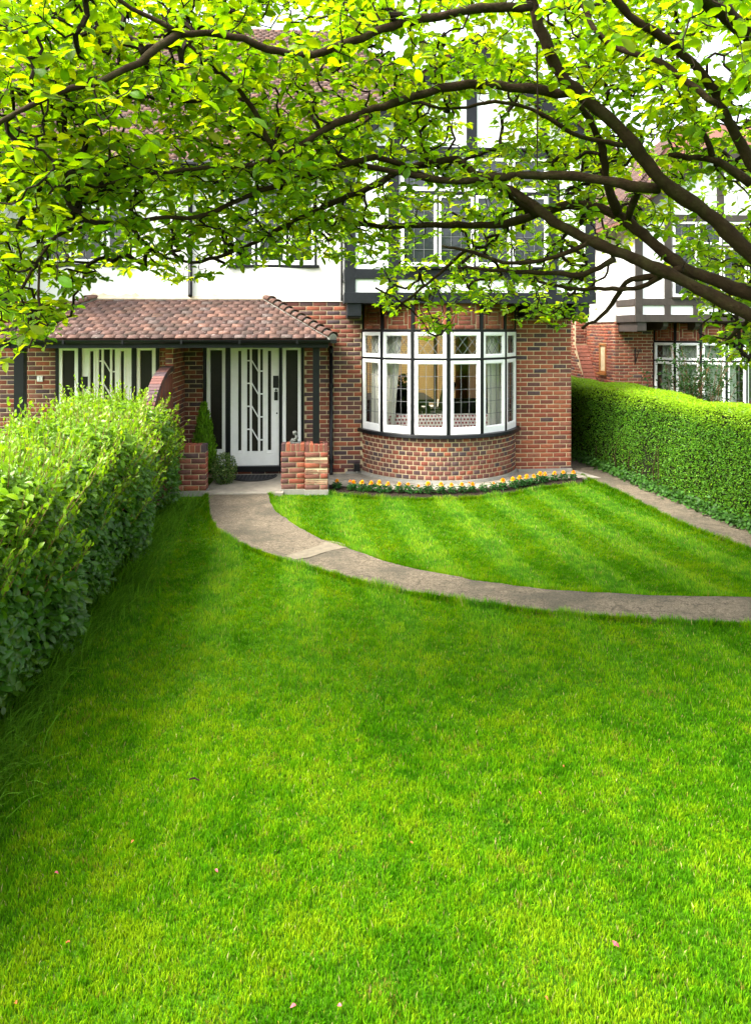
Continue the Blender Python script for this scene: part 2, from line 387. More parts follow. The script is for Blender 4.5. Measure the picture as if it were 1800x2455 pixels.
def strip(name, A, B, zt, zb, matn, kind='structure', jit=.004):
    """a slab between two edge lines"""
    n = len(A); vs = []; m = 7
    for i in range(n):
        for k in range(m):
            p = A[i]*(1-k/(m-1))+B[i]*(k/(m-1)); vs.append((p[0], p[1], zt+float(rng.normal(0, jit))))
    fs = [(i*m+k, i*m+k+1, (i+1)*m+k+1, (i+1)*m+k) for i in range(n-1) for k in range(m-1)]
    b = len(vs)
    for i in range(n): vs.append((A[i][0], A[i][1], zb)); vs.append((B[i][0], B[i][1], zb))
    for i in range(n-1):
        fs.append((i*m, (i+1)*m, b+2*(i+1), b+2*i)); fs.append((i*m+m-1, b+2*i+1, b+2*(i+1)+1, (i+1)*m+m-1))
    fs.append(tuple([*range(m)][::-1]+[b, b+1])[:m] ) if False else None
    gg = G(); gg.add(vs, fs); o = gg.build(name, matn, smooth=False); return tag(o, kind=kind)
strip('path', EL, ER, -.006, -.05, 'path')
# pale repaired band across the path
pa, pb = gr(690, 1336), gr(845, 1308)
pt = [gr(x, y) for x, y in ((683,1333),(720,1322),(770,1306),(783,1295),(812,1300),(842,1311),(800,1318),(768,1327),(742,1336),(708,1341))]
gg = G(); gg.prism([(p.x, p.y, -.03) for p in pt], (0, 0, .031)); tag(gg.build('path_repair', 'path_patch'), kind='structure')
# side path between lawn and clipped hedge
SPL = resample(np.array([gr(x, y)[:2] for x, y in ((1376,1126),(1420,1150),(1450,1162),(1490,1180),(1560,1215),(1640,1255),(1720,1284),(1800,1314),(1960,1372))]), 30)
SPL = np.vstack([[4.14, 5.0], [4.14, .4], SPL])
SPR = np.array([(5.9, 5.0), (5.4, .4)]+[(5.35+.02*i, SPL[i+2][1]+.25) for i in range(30)])
strip('side_path', SPL, SPR, -.008, -.05, 'path')
# concrete apron round the bay and porch floor
BED = [(788,1174),(850,1180),(900,1184),(1000,1187),(1060,1187),(1110,1185),(1160,1182),(1210,1177),(1260,1168),(1300,1160),(1340,1156),(1395,1153)]
bed_in = np.array([gr(x, y-13 if x < 1300 else y-9)[:2] for x, y in BED]); bed_out = np.array([gr(x, y+5)[:2] for x, y in BED])
ap = [(-.02, .0)]+[tuple(p) for p in bed_in]+[(4.40, -.62), (4.2, 0.02)]
gg = G(); gg.prism([(x, y, -.05) for x, y in ap], (0, 0, .047)); tag(gg.build('apron', 'concrete'), kind='structure')
gg = G(); gg.box(-1.80, -.64, -1.42, .0, -.05, .012); tag(gg.build('porch_floor', 'concrete', bevel=.008), kind='structure')
gg = G(); gg.box(-4.2, -2.9, -1.42, .0, -.05, .012); tag(gg.build('porch_floor', 'concrete', bevel=.008), kind='structure')
gg = G(); n = len(BED); vs = [(p[0], p[1], -.008) for p in bed_in]+[(p[0], p[1], -.02) for p in bed_out]
mid = [((a[0]+b[0])/2, (a[1]+b[1])/2, .018) for a, b in zip(bed_in, bed_out)]
gg.add(vs+mid, [(i, i+1, 2*n+i+1, 2*n+i) for i in range(n-1)]+[(2*n+i, 2*n+i+1, n+i+1, n+i) for i in range(n-1)]); tag(gg.build('flower_bed', 'soil'), kind='structure')

# ---------------------------------------------------------------- the pair of houses
X0 = -2.385
BC, BR, BPHI = Vector((1.872, .46, 0)), 1.37, R(70.4)
mir = lambda x: 2*X0-x
HR = thing('house', 'red brick half-timbered house with bow window and white front door', 'house', (1, 3, 0))
HL = thing('house', 'white-rendered adjoining half of the pair, behind the leafy hedge', 'house', (-6, 3, 0))
door_hole = (-2.03, -.386, .052, 2.10); bay_hole = (.585, 3.159, 0, 2.86); vent_hole = (.075, .29, .02, .085)
wr = slabs(G(), X0, 4.12, .006, .20, -.05, 2.86, [(door_hole[0], door_hole[1], 0.04, 2.10), (.585, 3.159, -.06, 2.80)]).build('wall', 'mortar', HR)
E = wall_bricks(lay(X0, .585, 0, 2.85, [door_hole, vent_hole], .1), (0, 0, 0), (1, 0, 0), (0, -1, 0), P_DARK)
E += wall_bricks(lay(3.159, 4.124, 0, 2.85, [], .10), (0, 0, 0), (1, 0, 0), (0, -1, 0), P_RED)
E += wall_bricks([(u, z, w, h) for (u, z, w, h) in lay(0, 6, 0, 2.85)], (4.124, 0, 0), (0, 1, 0), (1, 0, 0), P_RED)
# curved wall under the bow, in headers
RB = BR+.005
def arc(th, r, z): return Vector((BC.x+r*math.sin(th), BC.y-r*math.cos(th), z))
nc, zb = 9, .05
hd = .121/RB; rows = 9
Ebow = []
for k in range(rows):
    z = .045+(k+.5)*.0735; t = -BPHI-.10+(hd/2 if k % 2 else 0)
    while t < BPHI+.10:
        th = t+hd/2; t += hd
        p = arc(th, RB+float(rng.normal(0, .001)), z)
        if p.y > -.012: continue
        Ebow.append((np.array(p), np.array((math.cos(th), math.sin(th), 0)), np.array((math.sin(th), -math.cos(th), 0)), .102, .0585, int(rng.choice(len(PAL), p=P_DARK))))
def vis2(e):
    x, y, z = camxy(np.array(e[0])); s = vis_score(e)
    if x < 795 and y > 700 and x > 60: s *= .05 if (x < 735) else .6
    if e[2][0] > .9: s = 0
    return s
place_bricks(E+Ebow, wr, HR, 300, score=vis2)
bw = G(); n = 40
for r0, r1, z0, z1 in ((RB-.12, RB-.008, -.05, .715),):
    vs = []
    for i in range(n+1):
        th = -BPHI-.05+(2*BPHI+.10)*i/n
        vs += [arc(th, r1, z0), arc(th, r1, z1), arc(th, r0, z1), arc(th, r0, z0)]
    bw.add(vs, [(4*i+k, 4*(i+1)+k, 4*(i+1)+(k+1) % 4, 4*i+(k+1) % 4) for i in range(n) for k in range(4)])
bw.build('bow_wall', 'mortar', HR)
def arcband(r0, r1, z0, z1, ext=.05, n=40, wob=0):
    g = G(); vs = []
    for i in range(n+1):
        th = -BPHI-ext+(2*BPHI+2*ext)*i/n
        vs += [arc(th, r1, z0), arc(th, r1-.012, z1), arc(th, r0, z1), arc(th, r0, z0)]
    g.add(vs, [(4*i+k, 4*i+(k+1) % 4, 4*(i+1)+(k+1) % 4, 4*(i+1)+k)[::-1] for i in range(n) for k in range(4)]+[(0, 1, 2, 3), (4*n+3, 4*n+2, 4*n+1, 4*n)])
    return g
arcband(RB-.05, RB+.035, -.05, .045, .0).build('plinth', 'cement', HR)
g = G(); g.box(3.20, 4.13, -.03, .02, -.05, .035); g.box(.30, .56, -.03, .02, -.05, .03); g.build('plinth', 'cement', HR)
# air brick
g = G(); g.box(.08, .285, -.004, .03, .022, .083)
ab = g.build('air_brick', 'brick', HR); at_ = ab.data.attributes.new('col', 'FLOAT_COLOR', 'POINT'); at_.data.foreach_set('color', np.tile([.17, .05, .04, 1], 8).astype(np.float32))
g = G()
for i in range(7):
    for j in range(2): g.box(.094+i*.0265, .108+i*.0265, -.006, .0, .031+j*.026, .047+j*.026)
g.build('vent_slot', 'black_plastic', ab)

# ---- bow window: posts, rails, panels, lights
thp = np.linspace(-BPHI, BPHI, 7)
SILLZ, TRZ, HEADZ = .705, 1.925, 2.352
def bow_window(H, off=Vector((0, 0, 0)), timber='black_gloss', bevel=True, lights=True):
    A = lambda th, r, z: arc(th, r, z)+off
    g = arcband(BR-.10, BR+.085, SILLZ-.005, SILLZ+.048, .07); g.v = [(x+off.x, y+off.y, z+off.z) for x, y, z in g.v]; sill = g.build('sill', timber, H, bevel=.006)
    n = 6
    for i in range(7):
        th = thp[i]; g = G(); nn = Vector((math.sin(th), -math.cos(th), 0)); tt = Vector((math.cos(th), math.sin(th), 0))
        c = A(th, BR-.03, (SILLZ+.04+HEADZ)/2); g.obox(c, tt, nn, (0, 0, 1), .027, .045, (HEADZ-SILLZ-.03)/2); g.build('mullion', timber, H, bevel=.004)
        g = G(); c = A(th, BR-.028, (HEADZ+.04+2.80)/2); g.obox(c, tt, nn, (0, 0, 1), .028, .035, (2.80-HEADZ-.04)/2); g.build('timber_stud', timber, H)
    for i in range(n):
        a, b = A(thp[i], BR, 0), A(thp[i+1], BR, 0); a.z = b.z = off.z; t = (b-a); Lw = t.length; t.normalize(); nn = Vector((t.y, -t.x, 0)); c0 = (a+b)/2
        U = lambda u, d, z: c0+t*u+nn*d+Vector((0, 0, z))
        def rb(g, u0, u1, z0, z1, d0, d1): g.obox(U((u0+u1)/2, (d0+d1)/2, (z0+z1)/2), t, nn, (0, 0, 1), (u1-u0)/2, (d1-d0)/2, (z1-z0)/2)
        hw = Lw/2
        g = G(); rb(g, -hw, hw, TRZ-.016, TRZ+.016, -.055, .020); g.build('transom', timber, H, bevel=.004)
        g = G(); rb(g, -hw, hw, HEADZ, HEADZ+.042, -.07, .012); g.build('head_rail', timber, H, bevel=.004)
        # brick panel over the light: basket-weave of thin bricks
        g = G(); rb(g, -hw+.02, hw-.02, HEADZ+.04, 2.80, -.07, -.020); pn = g.build('brick_panel', 'mortar', H)
        cells = []; w2 = hw-.03; z0 = HEADZ+.047; bh = .060; s = .068
        zc_ = z0+bh/2; nb = 2
        for k in range(nb): cells.append((-w2+.07+(2*w2-.14)*(k+.5)/nb, zc_, (2*w2-.14)/nb-.010, bh))
        for sd in (-1, 1):
            for k in range(2): cells.append((sd*(w2-.03), z0+.105+k*.215, .055, .20))
        for sd in (-1, 1): cells.append((sd*(w2-.10), z0+s+.105, .055, .20))
        wi = 2*(w2-.14)
        for r_ in range(3): cells.append((0, z0+s+.03+r_*s, max(wi-.01, .06), .058))
        for r_ in range(2): cells.append((0, z0+s*4+.035+r_*s, max(wi+.12, .06), .058))
        EE = []
        for (u, z, w_, h_) in cells:
            if w_ > .03: EE.append((np.array(U(u, -.008, z)), np.array(t), np.array(nn), round(w_, 3), h_, int(rng.choice([0, 1, 7, 8, 9]))))
        place_bricks(EE, pn, H, len(EE) if lights else 0)
        if not lights: pass
        for (z0, z1, kind) in ((SILLZ+.048, TRZ-.018, 'lower'), (TRZ+.018, HEADZ-.002, 'upper')):
            u0, u1 = -hw+.029, hw-.029; st = .048; tr = .05; br_ = .105 if kind == 'lower' else .05
            g = G(); rb(g, u0, u0+st, z0, z1, -.03, .018); rb(g, u1-st, u1, z0, z1, -.03, .018)
            rb(g, u0+st, u1-st, z1-tr, z1, -.03, .0175); rb(g, u0+st, u1-st, z0, z0+br_, -.03, .0175)
            cs = g.build('casement', 'paint_white', H, bevel=.005)
            # narrow inner bead
            gu0, gu1, gz0, gz1 = u0+st, u1-st, z0+br_, z1-tr
            g = G(); rb(g, gu0, gu0+.010, gz0, gz1, -.02, .006); rb(g, gu1-.010, gu1, gz0, gz1, -.02, .006); rb(g, gu0+.010, gu1-.010, gz1-.010, gz1, -.02, .006); rb(g, gu0+.010, gu1-.010, gz0, gz0+.010, -.02, .006)
            g.build('bead', 'paint_white', cs)
            g = G(); rb(g, gu0, gu1, gz0, gz1, -.008, -.004); g.build('pane', 'clear_glass', cs)
            g = G(); wl = .0055
            if kind == 'lower':
                for k in (1, 2):
                    u = gu0+(gu1-gu0)*k/3; rb(g, u-wl/2, u+wl/2, gz0, gz1, -.010, .0)
                for k in range(1, 5):
                    z = gz0+(gz1-gz0)*k/5; rb(g, gu0, gu1, z-wl/2, z+wl/2, -.0095, .0005)
            else:
                hh = gz1-gz0; ww = gu1-gu0; stp = ww/2.5; slope = hh/(stp*1.5)
                for sg in (1, -1):
                    for k in range(-4, 8):
                        ua = gu0+k*stp; P_ = []
                        # clip the line u = ua + s*(z-gz0)/slope to the opening
                        za, zb_ = gz0, gz1; f_ = lambda z: ua+sg*(z-gz0)/slope
                        ts = np.linspace(gz0, gz1, 40); ins = [z for z in ts if gu0 <= f_(z) <= gu1]
                        if len(ins) > 2: g.bar(U(f_(ins[0]), -.005+.001*sg, ins[0]), U(f_(ins[-1]), -.005+.001*sg, ins[-1]), .007, wl, up=tuple(nn))
            g.build('leading', 'lead', cs)
bow_window(HR)

# ---- jettied gable
GS = .80; GAP = (2.225, 6.84)
def jetty(H, sh=(0, 0, 0), mirror=None, timber='black_timber', glassm='upper_glass', dep=.95, brackets=True):
    dx, dy, dz = sh; fy = -.95
    def fin(g):
        if mirror is not None: g.mirror(mirror)
        g.v = [(x+dx, y+dy, z+dz) for x, y, z in g.v]; return g
    def tb(name, x0, x1, z0, z1, y=None, dpt=.05, mt=None, bev=.004):
        yy = fy if y is None else y
        return fin(G().box(x0, x1, yy, yy+dpt, z0, z1)).build(name, mt or timber, H, bevel=bev)
    win = (1.12, 3.43, 3.36, 5.05)
    fin(slabs(G(), .28, 4.17, fy+.03, fy+.12, 2.80, 5.10, [win])).build('panel_wall', 'panel_white', H)
    g = G(); g.prism([(.30, fy+.03, 5.10), (4.15, fy+.03, 5.10), (GAP[0], fy+.03, GAP[1]-.12)], (0, .09, 0)); fin(g).build('gable_panel', 'panel_white', H)
    tb('beam', .255, 4.195, 2.795, 2.962, fy-.012)
    for a, b in ((.428, .935), (1.076, 3.43), (3.57, 4.03)): tb('rail', a, b, 3.168, 3.322)
    tb('sill', 1.10, 3.45, 3.325, 3.362, fy-.05, .12, None if timber != 'black_timber' else 'black_gloss')
    tb('corner_post', .261, .428, 2.962, 5.07); tb('corner_post', 4.03, 4.188, 2.962, 5.07)
    for a, b in ((.935, 1.10), (3.45, 3.60)): tb('post', a, b, 3.322, 5.07)
    for a, b in ((.935, 1.076), (1.60, 1.71), (2.20, 2.31), (2.80, 2.91), (3.43, 3.57)): tb('stud', a, b, 2.962, 3.322 if a in (.935, 3.43) else 3.168, fy+.001)
    tb('beam', .20, 4.25, 5.072, 5.215, fy-.008)
    tb('king_post', 2.15, 2.31, 5.215, 6.62)
    for a, b, top in ((1.02, 1.14, 5.82), (3.30, 3.42, 5.82)): tb('stud', a, b, 5.215, top)
    # bargeboards and verge
    for sd in (-1, 1):
        ap_ = Vector((GAP[0], fy-.16, GAP[1])); ft = Vector((GAP[0]+sd*2.36, fy-.16, GAP[1]-GS*2.36))
        g = G(); g.prism([ap_, ft, ft+Vector((0, 0, -.20)), ap_+Vector((0, 0, -.20))], (0, .04, 0)); fin(g).build('bargeboard', timber, H)
        # roof slope
        g = G(); bk = 5.2; b_ = Vector((0, bk, 0)); t_ = Vector((0, 0, .06)); g.prism([ap_+Vector((0, -.02, .0)), ft+Vector((sd*.03, -.02, 0)), ft+Vector((sd*.03, -.02, .06)), ap_+Vector((0, -.02, .06))], (0, bk, 0)); fin(g).build('gable_roof', 'red_wall', H)
    # window in the jetty
    xs = np.linspace(1.12, 3.43, 5); cs = []
    for i in range(4):
        for z0, z1 in ((3.365, 4.47), (4.53, 5.05)):
            a, b = xs[i]+.012, xs[i+1]-.012; g = G(); s = .045
            g.box(a, a+s, fy+.0, fy+.05, z0, z1); g.box(b-s, b, fy, fy+.05, z0, z1); g.box(a+s, b-s, fy+.001, fy+.05, z1-s, z1); g.box(a+s, b-s, fy+.001, fy+.05, z0, z0+s*1.4)
            c = fin(g).build('casement', 'paint_white', H, bevel=.004)
            fin(G().box(a+s, b-s, fy+.028, fy+.034, z0+s*1.4, z1-s)).build('pane', glassm, c)
            g = G()
            for k in (1, 2): u = a+s+(b-a-2*s)*k/3; g.box(u-.003, u+.003, fy+.022, fy+.028, z0+s, z1-s)
            for k in range(1, 5 if z0 < 4 else 2): z = z0+s*1.4+(z1-z0-2.4*s)*k/(5 if z0 < 4 else 2); g.box(a+s, b-s, fy+.0215, fy+.0275, z-.003, z+.003)
            fin(g).build('leading', 'lead', c)
    tb('transom', 1.12, 3.43, 4.475, 4.525, fy-.004, .06)
    for i in (1, 2, 3): tb('mullion', xs[i]-.011, xs[i]+.011, 3.365, 5.05, fy-.006, .06, None, 0)
    if glassm == 'upper_glass': tb('room_backing', 1.0, 3.6, 3.2, 5.06, fy+.30, .02, 'room_wall', 0)
    # returns, soffit, joists
    fin(G().box(.28, .36, fy+.12, dep-.95, 2.80, 5.30)).build('return_wall', 'panel_white', H); fin(G().box(4.09, 4.17, fy+.12, dep-.95, 2.80, 5.30)).build('return_wall', 'panel_white', H)
    for xa in (.255, 4.165):
        for z0, z1 in ((2.795, 2.962), (3.168, 3.322), (5.07, 5.2)): fin(G().box(xa, xa+.03, fy+.052, dep-.95, z0, z1)).build('return_rail', timber, H, bevel=.003)
    fin(G().box(.37, 4.08, fy+.125, dep-.95-.01, 2.80, 2.83)).build('soffit', timber, H)
    if brackets:
        for k, xb in enumerate((.305, .95, 1.70, 2.45, 3.20, 3.885)):
            if 0 < k < 5: pts = [(xb, fy+.12, 2.795), (xb, fy+.12, 2.70), (xb, fy+.24, 2.62), (xb, dep-.955, 2.60), (xb, dep-.955, 2.795)]; wv = .12
            else: pts = [(xb, fy+.02, 2.795), (xb, fy+.02, 2.60), (xb, fy+.05, 2.575), (xb, dep-.955, 2.575), (xb, dep-.955, 2.795)]; wv = .215
            fin(G().prism(pts, (wv, 0, 0))).build('bracket', timber, H, bevel=.006)
jetty(HR); jetty(HL, mirror=X0)

# ---- upper rendered walls and left window
lwin = (-1.575, -.193, 3.45, 4.87)
g = slabs(G(), X0+.001, .30, -.022, .18, 2.852, 5.10, [lwin]); g.box(.30, 4.12, -.018, .18, 2.862, 5.10); up = g.build('render_wall', 'render_white', HR)
g = slabs(G(), mir(4.12), X0-.001, -.022, .18, 2.852, 5.10, [(mir(lwin[1]), mir(lwin[0]), 3.45, 4.87)]); g.build('render_wall', 'render_white', HL)
for H, f in ((HR, lambda x: x), (HL, mir)):
    ws = [lwin[0], -1.17, -.66, lwin[1]]
    a, b = sorted((f(lwin[0]-.06), f(lwin[1]+.06))); G().box(a, b, -.10, .02, 3.405, 3.452).build('sill', 'black_gloss', H, bevel=.006)
    g = G(); vs = []
    for i in range(13):      # flared render below the sill
        x = a+(b-a)*i/12; e = .075*math.sin(math.pi*min(max((i/12-.12)/.76, 0), 1))**.5
        vs += [(x, -.022, 3.405), (x, -.024-e, 3.403), (x, -.024-e*.45, 3.30), (x, -.022, 3.13)]
    g.add(vs, [(4*i+k, 4*i+4+k, 4*i+5+k, 4*i+1+k) for i in range(12) for k in range(3)]); g.build('render_flare', 'render_white', H, smooth=True)
    for i in range(3):
        a, b = sorted((f(ws[i]), f(ws[i+1]))); g = G(); s = .05; a += .02; b -= .02
        g.box(a, a+s, -.02, .05, 3.455, 4.86); g.box(b-s, b, -.02, .05, 3.455, 4.86); g.box(a+s, b-s, -.019, .05, 3.455, 3.53); g.box(a+s, b-s, -.019, .05, 4.80, 4.86); g.box(a+s, b-s, -.019, .05, 4.36, 4.42)
        c = g.build('casement', 'paint_white', H, bevel=.004); G().box(a+s, b-s, .018, .024, 3.53, 4.80).build('pane', 'upper_glass', c)
        g = G()
        for k in (1, 2): u = a+s+(b-a-2*s)*k/3; g.box(u-.003, u+.003, .012, .018, 3.53, 4.80)
        for k in range(1, 4): z = 3.53+.83*k/4; g.box(a+s, b-s, .0115, .0175, z-.003, z+.003)
        g.build('leading', 'lead', c)
    for i in (0, 1, 2, 3): x = f(ws[i]); G().box(x-.02, x+.02, -.03, .06, 3.452, 4.87).build('mullion', 'black_gloss', H)
# ragged pale render edge above porch
g = G(); vs = []
n = 40
for i in range(n+1):
    x = -3.85+i*(2.95/n); vs += [(x, -.030, 2.84), (x, -.040, 2.90), (x, -.0235, 2.925+.05*abs(math.sin(i*1.7)*math.sin(i*.37+1))+.02*random.random())]
g.add(vs, [(3*i+k, 3*i+3+k, 3*i+4+k, 3*i+1+k) for i in range(n) for k in (0, 1)]); g.build('render_patch', 'flashing', HR)

# ---- main roof with hipped end
EV_Y, EV_Z, RS, RY, RZ = -.36, 5.04, .90, 4.0, 8.96
TPAL = np.array([(.112,.068,.050),(.102,.063,.048),(.090,.058,.046),(.132,.077,.055),(.080,.054,.045),(.160,.094,.066),(.105,.084,.070),(.108,.068,.052)])
TPAL = TPAL*np.array((.78, .74, .80))
TP = np.array([.2,.2,.17,.12,.12,.05,.05,.09])
TF = [(0,1,2,3),(4,7,6,5),(0,4,5,1),(1,5,6,2),(3,2,6,7),(0,3,7,4)]
def tile_tv(w, l, t=.007): return np.array([(-w/2,0,.004),(w/2,0,.004),(w/2,l,0),(-w/2,l,0),(-w/2,0,.004+t),(w/2,0,.004+t),(w/2,l,t),(-w/2,l,t)])
def tile_rows(org, u, s, nrow, gauge, xr, tw=.166):
    """tiles on a slope: org at the eave, u along it, s up it; xr(row) gives the extent along u"""
    org = np.array(org, float); u = np.array(u, float); s = np.array(s, float); nrm = np.cross(u, s); out = []
    for r in range(nrow):
        a, b = xr(r); st = (tw/2 if r % 2 else 0)+float(rng.normal(0, .006)); i = math.floor((a-st)/tw)
        while st+i*tw < b:
            p, q = max(st+i*tw, a), min(st+(i+1)*tw, b); i += 1
            if q-p > .03: out.append((org+u*(p+q)/2+s*(r*gauge+float(rng.normal(0, .003)))+nrm*float(abs(rng.normal(0, .0012))), round(q-p-.004, 3), int(rng.choice(8, p=TP)), float(rng.normal(0, .012))))
    return out, u, s, nrm
def tile_stuff(T, l, mname, H, name='roof_tiles'):
    L, u, s, n = T; tv = tile_tv(1, l); N = len(L)
    Rm = np.tile(np.stack([u, s, n], axis=1), (N, 1, 1)); ww = np.array([t[1] for t in L])
    Rm = Rm*np.stack([ww, np.ones(N), np.ones(N)], axis=1)[:, None, :]
    V, F, tot, C = stamp(tv, TF, Rm, np.array([t[0] for t in L]), TPAL[[t[2] for t in L]])
    return tag(mobj(name, np_mesh(name, V, F, tot, mname, C), H), kind='stuff')
sv = np.array((0, RY-EV_Y, RZ-EV_Z)); sv = sv/np.linalg.norm(sv); SL = math.hypot(RY-EV_Y, RZ-EV_Z)
for H, xa, xb, hip in ((HR, X0, 4.36, 1), (HL, mir(4.36), X0, -1)):
    rend = 4.36-(RY-EV_Y) if hip == 1 else mir(4.36)+(RY-EV_Y)
    def xr(r, xa=xa, xb=xb, hip=hip, rend=rend):
        k = min(r*.105/SL, 1)
        return (xa, xb+(rend-xb)*k) if hip == 1 else (max(xa+(rend-xa)*k, -6.2), xb)
    tile_stuff(tile_rows((0, EV_Y, EV_Z+.02), (1, 0, 0), sv, int(SL/.105), .105, xr), .16, 'roof_tile', H)
    e0, e1 = (xa, EV_Y+.03, EV_Z), (xb, EV_Y+.03, EV_Z)
    if hip == 1: P = [(X0, EV_Y, EV_Z), (xb, EV_Y, EV_Z), (rend, RY, RZ), (X0, RY, RZ), (xb, 2*RY-EV_Y, EV_Z), (X0, 2*RY-EV_Y, EV_Z)]
    else: P = [(X0, EV_Y, EV_Z), (xa, EV_Y, EV_Z), (rend, RY, RZ), (X0, RY, RZ), (xa, 2*RY-EV_Y, EV_Z), (X0, 2*RY-EV_Y, EV_Z)]
    fs = [(0, 1, 2, 3), (1, 4, 2), (4, 5, 3, 2), (0, 5, 4, 1)]
    g = G(); g.add(P, fs if hip == 1 else [f[::-1] for f in fs]); g.build('roof', 'red_wall', H)
    g = G(); g.tube([(xa+(.3 if hip == -1 else 0), EV_Y-.05, EV_Z-.02), (.05 if hip == 1 else xb, EV_Y-.05, EV_Z-.02)], .055, 10); g.build('gutter', 'black_plastic', H)
    g = G(); g.box(min(xa, xb), .1 if hip == 1 else xb, EV_Y+.02, -.03, EV_Z-.10, EV_Z-.03); g.build('eaves_board', 'black_timber', H)
# rest of the shell
g = G(); g.box(4.0, 4.116, .205, 8.2, -.05, 2.86); g.box(3.99, 4.10, .205, 8.2, 2.86, 5.03); g.build('side_wall', 'mortar', HR)
g = G(); g.box(X0+.001, X0+.12, .205, 8.0, -.05, 5.0); g.build('party_wall', 'red_wall', HR)
g = slabs(G(), X0+.12, 3.99, 8.05, 8.2, -.05, 5.03, [(1.0, 3.6, .2, 2.35)]); g.build('rear_wall', 'red_wall', HR)
lhole = (mir(door_hole[1]), mir(door_hole[0]), .052, 2.10)
wl_ = slabs(G(), mir(4.12), X0, .006, .20, -.05, 2.86, [(lhole[0], lhole[1], .04, 2.10)]).build('wall', 'mortar', HL)
E = wall_bricks(lay(-6.4, X0, 0, 2.85, [lhole, (-4.665, -4.60, 1.555, 1.63)], .02), (0, 0, 0), (1, 0, 0), (0, -1, 0), P_MIX)
def visL(e):
    x, y, z = camxy(np.array(e[0])); return vis_score(e) if (y < 1010 and x > 0 and (x < 140 or x > 380 or y < 800)) else 0
place_bricks(E, wl_, HL, 150, score=visL)
g = G(); g.box(mir(4.12), mir(4.0), .205, 8.2, -.05, 5.03); g.box(mir(4.0), X0-.001, 8.05, 8.2, -.05, 5.03); g.build('side_wall', 'red_wall', HL)

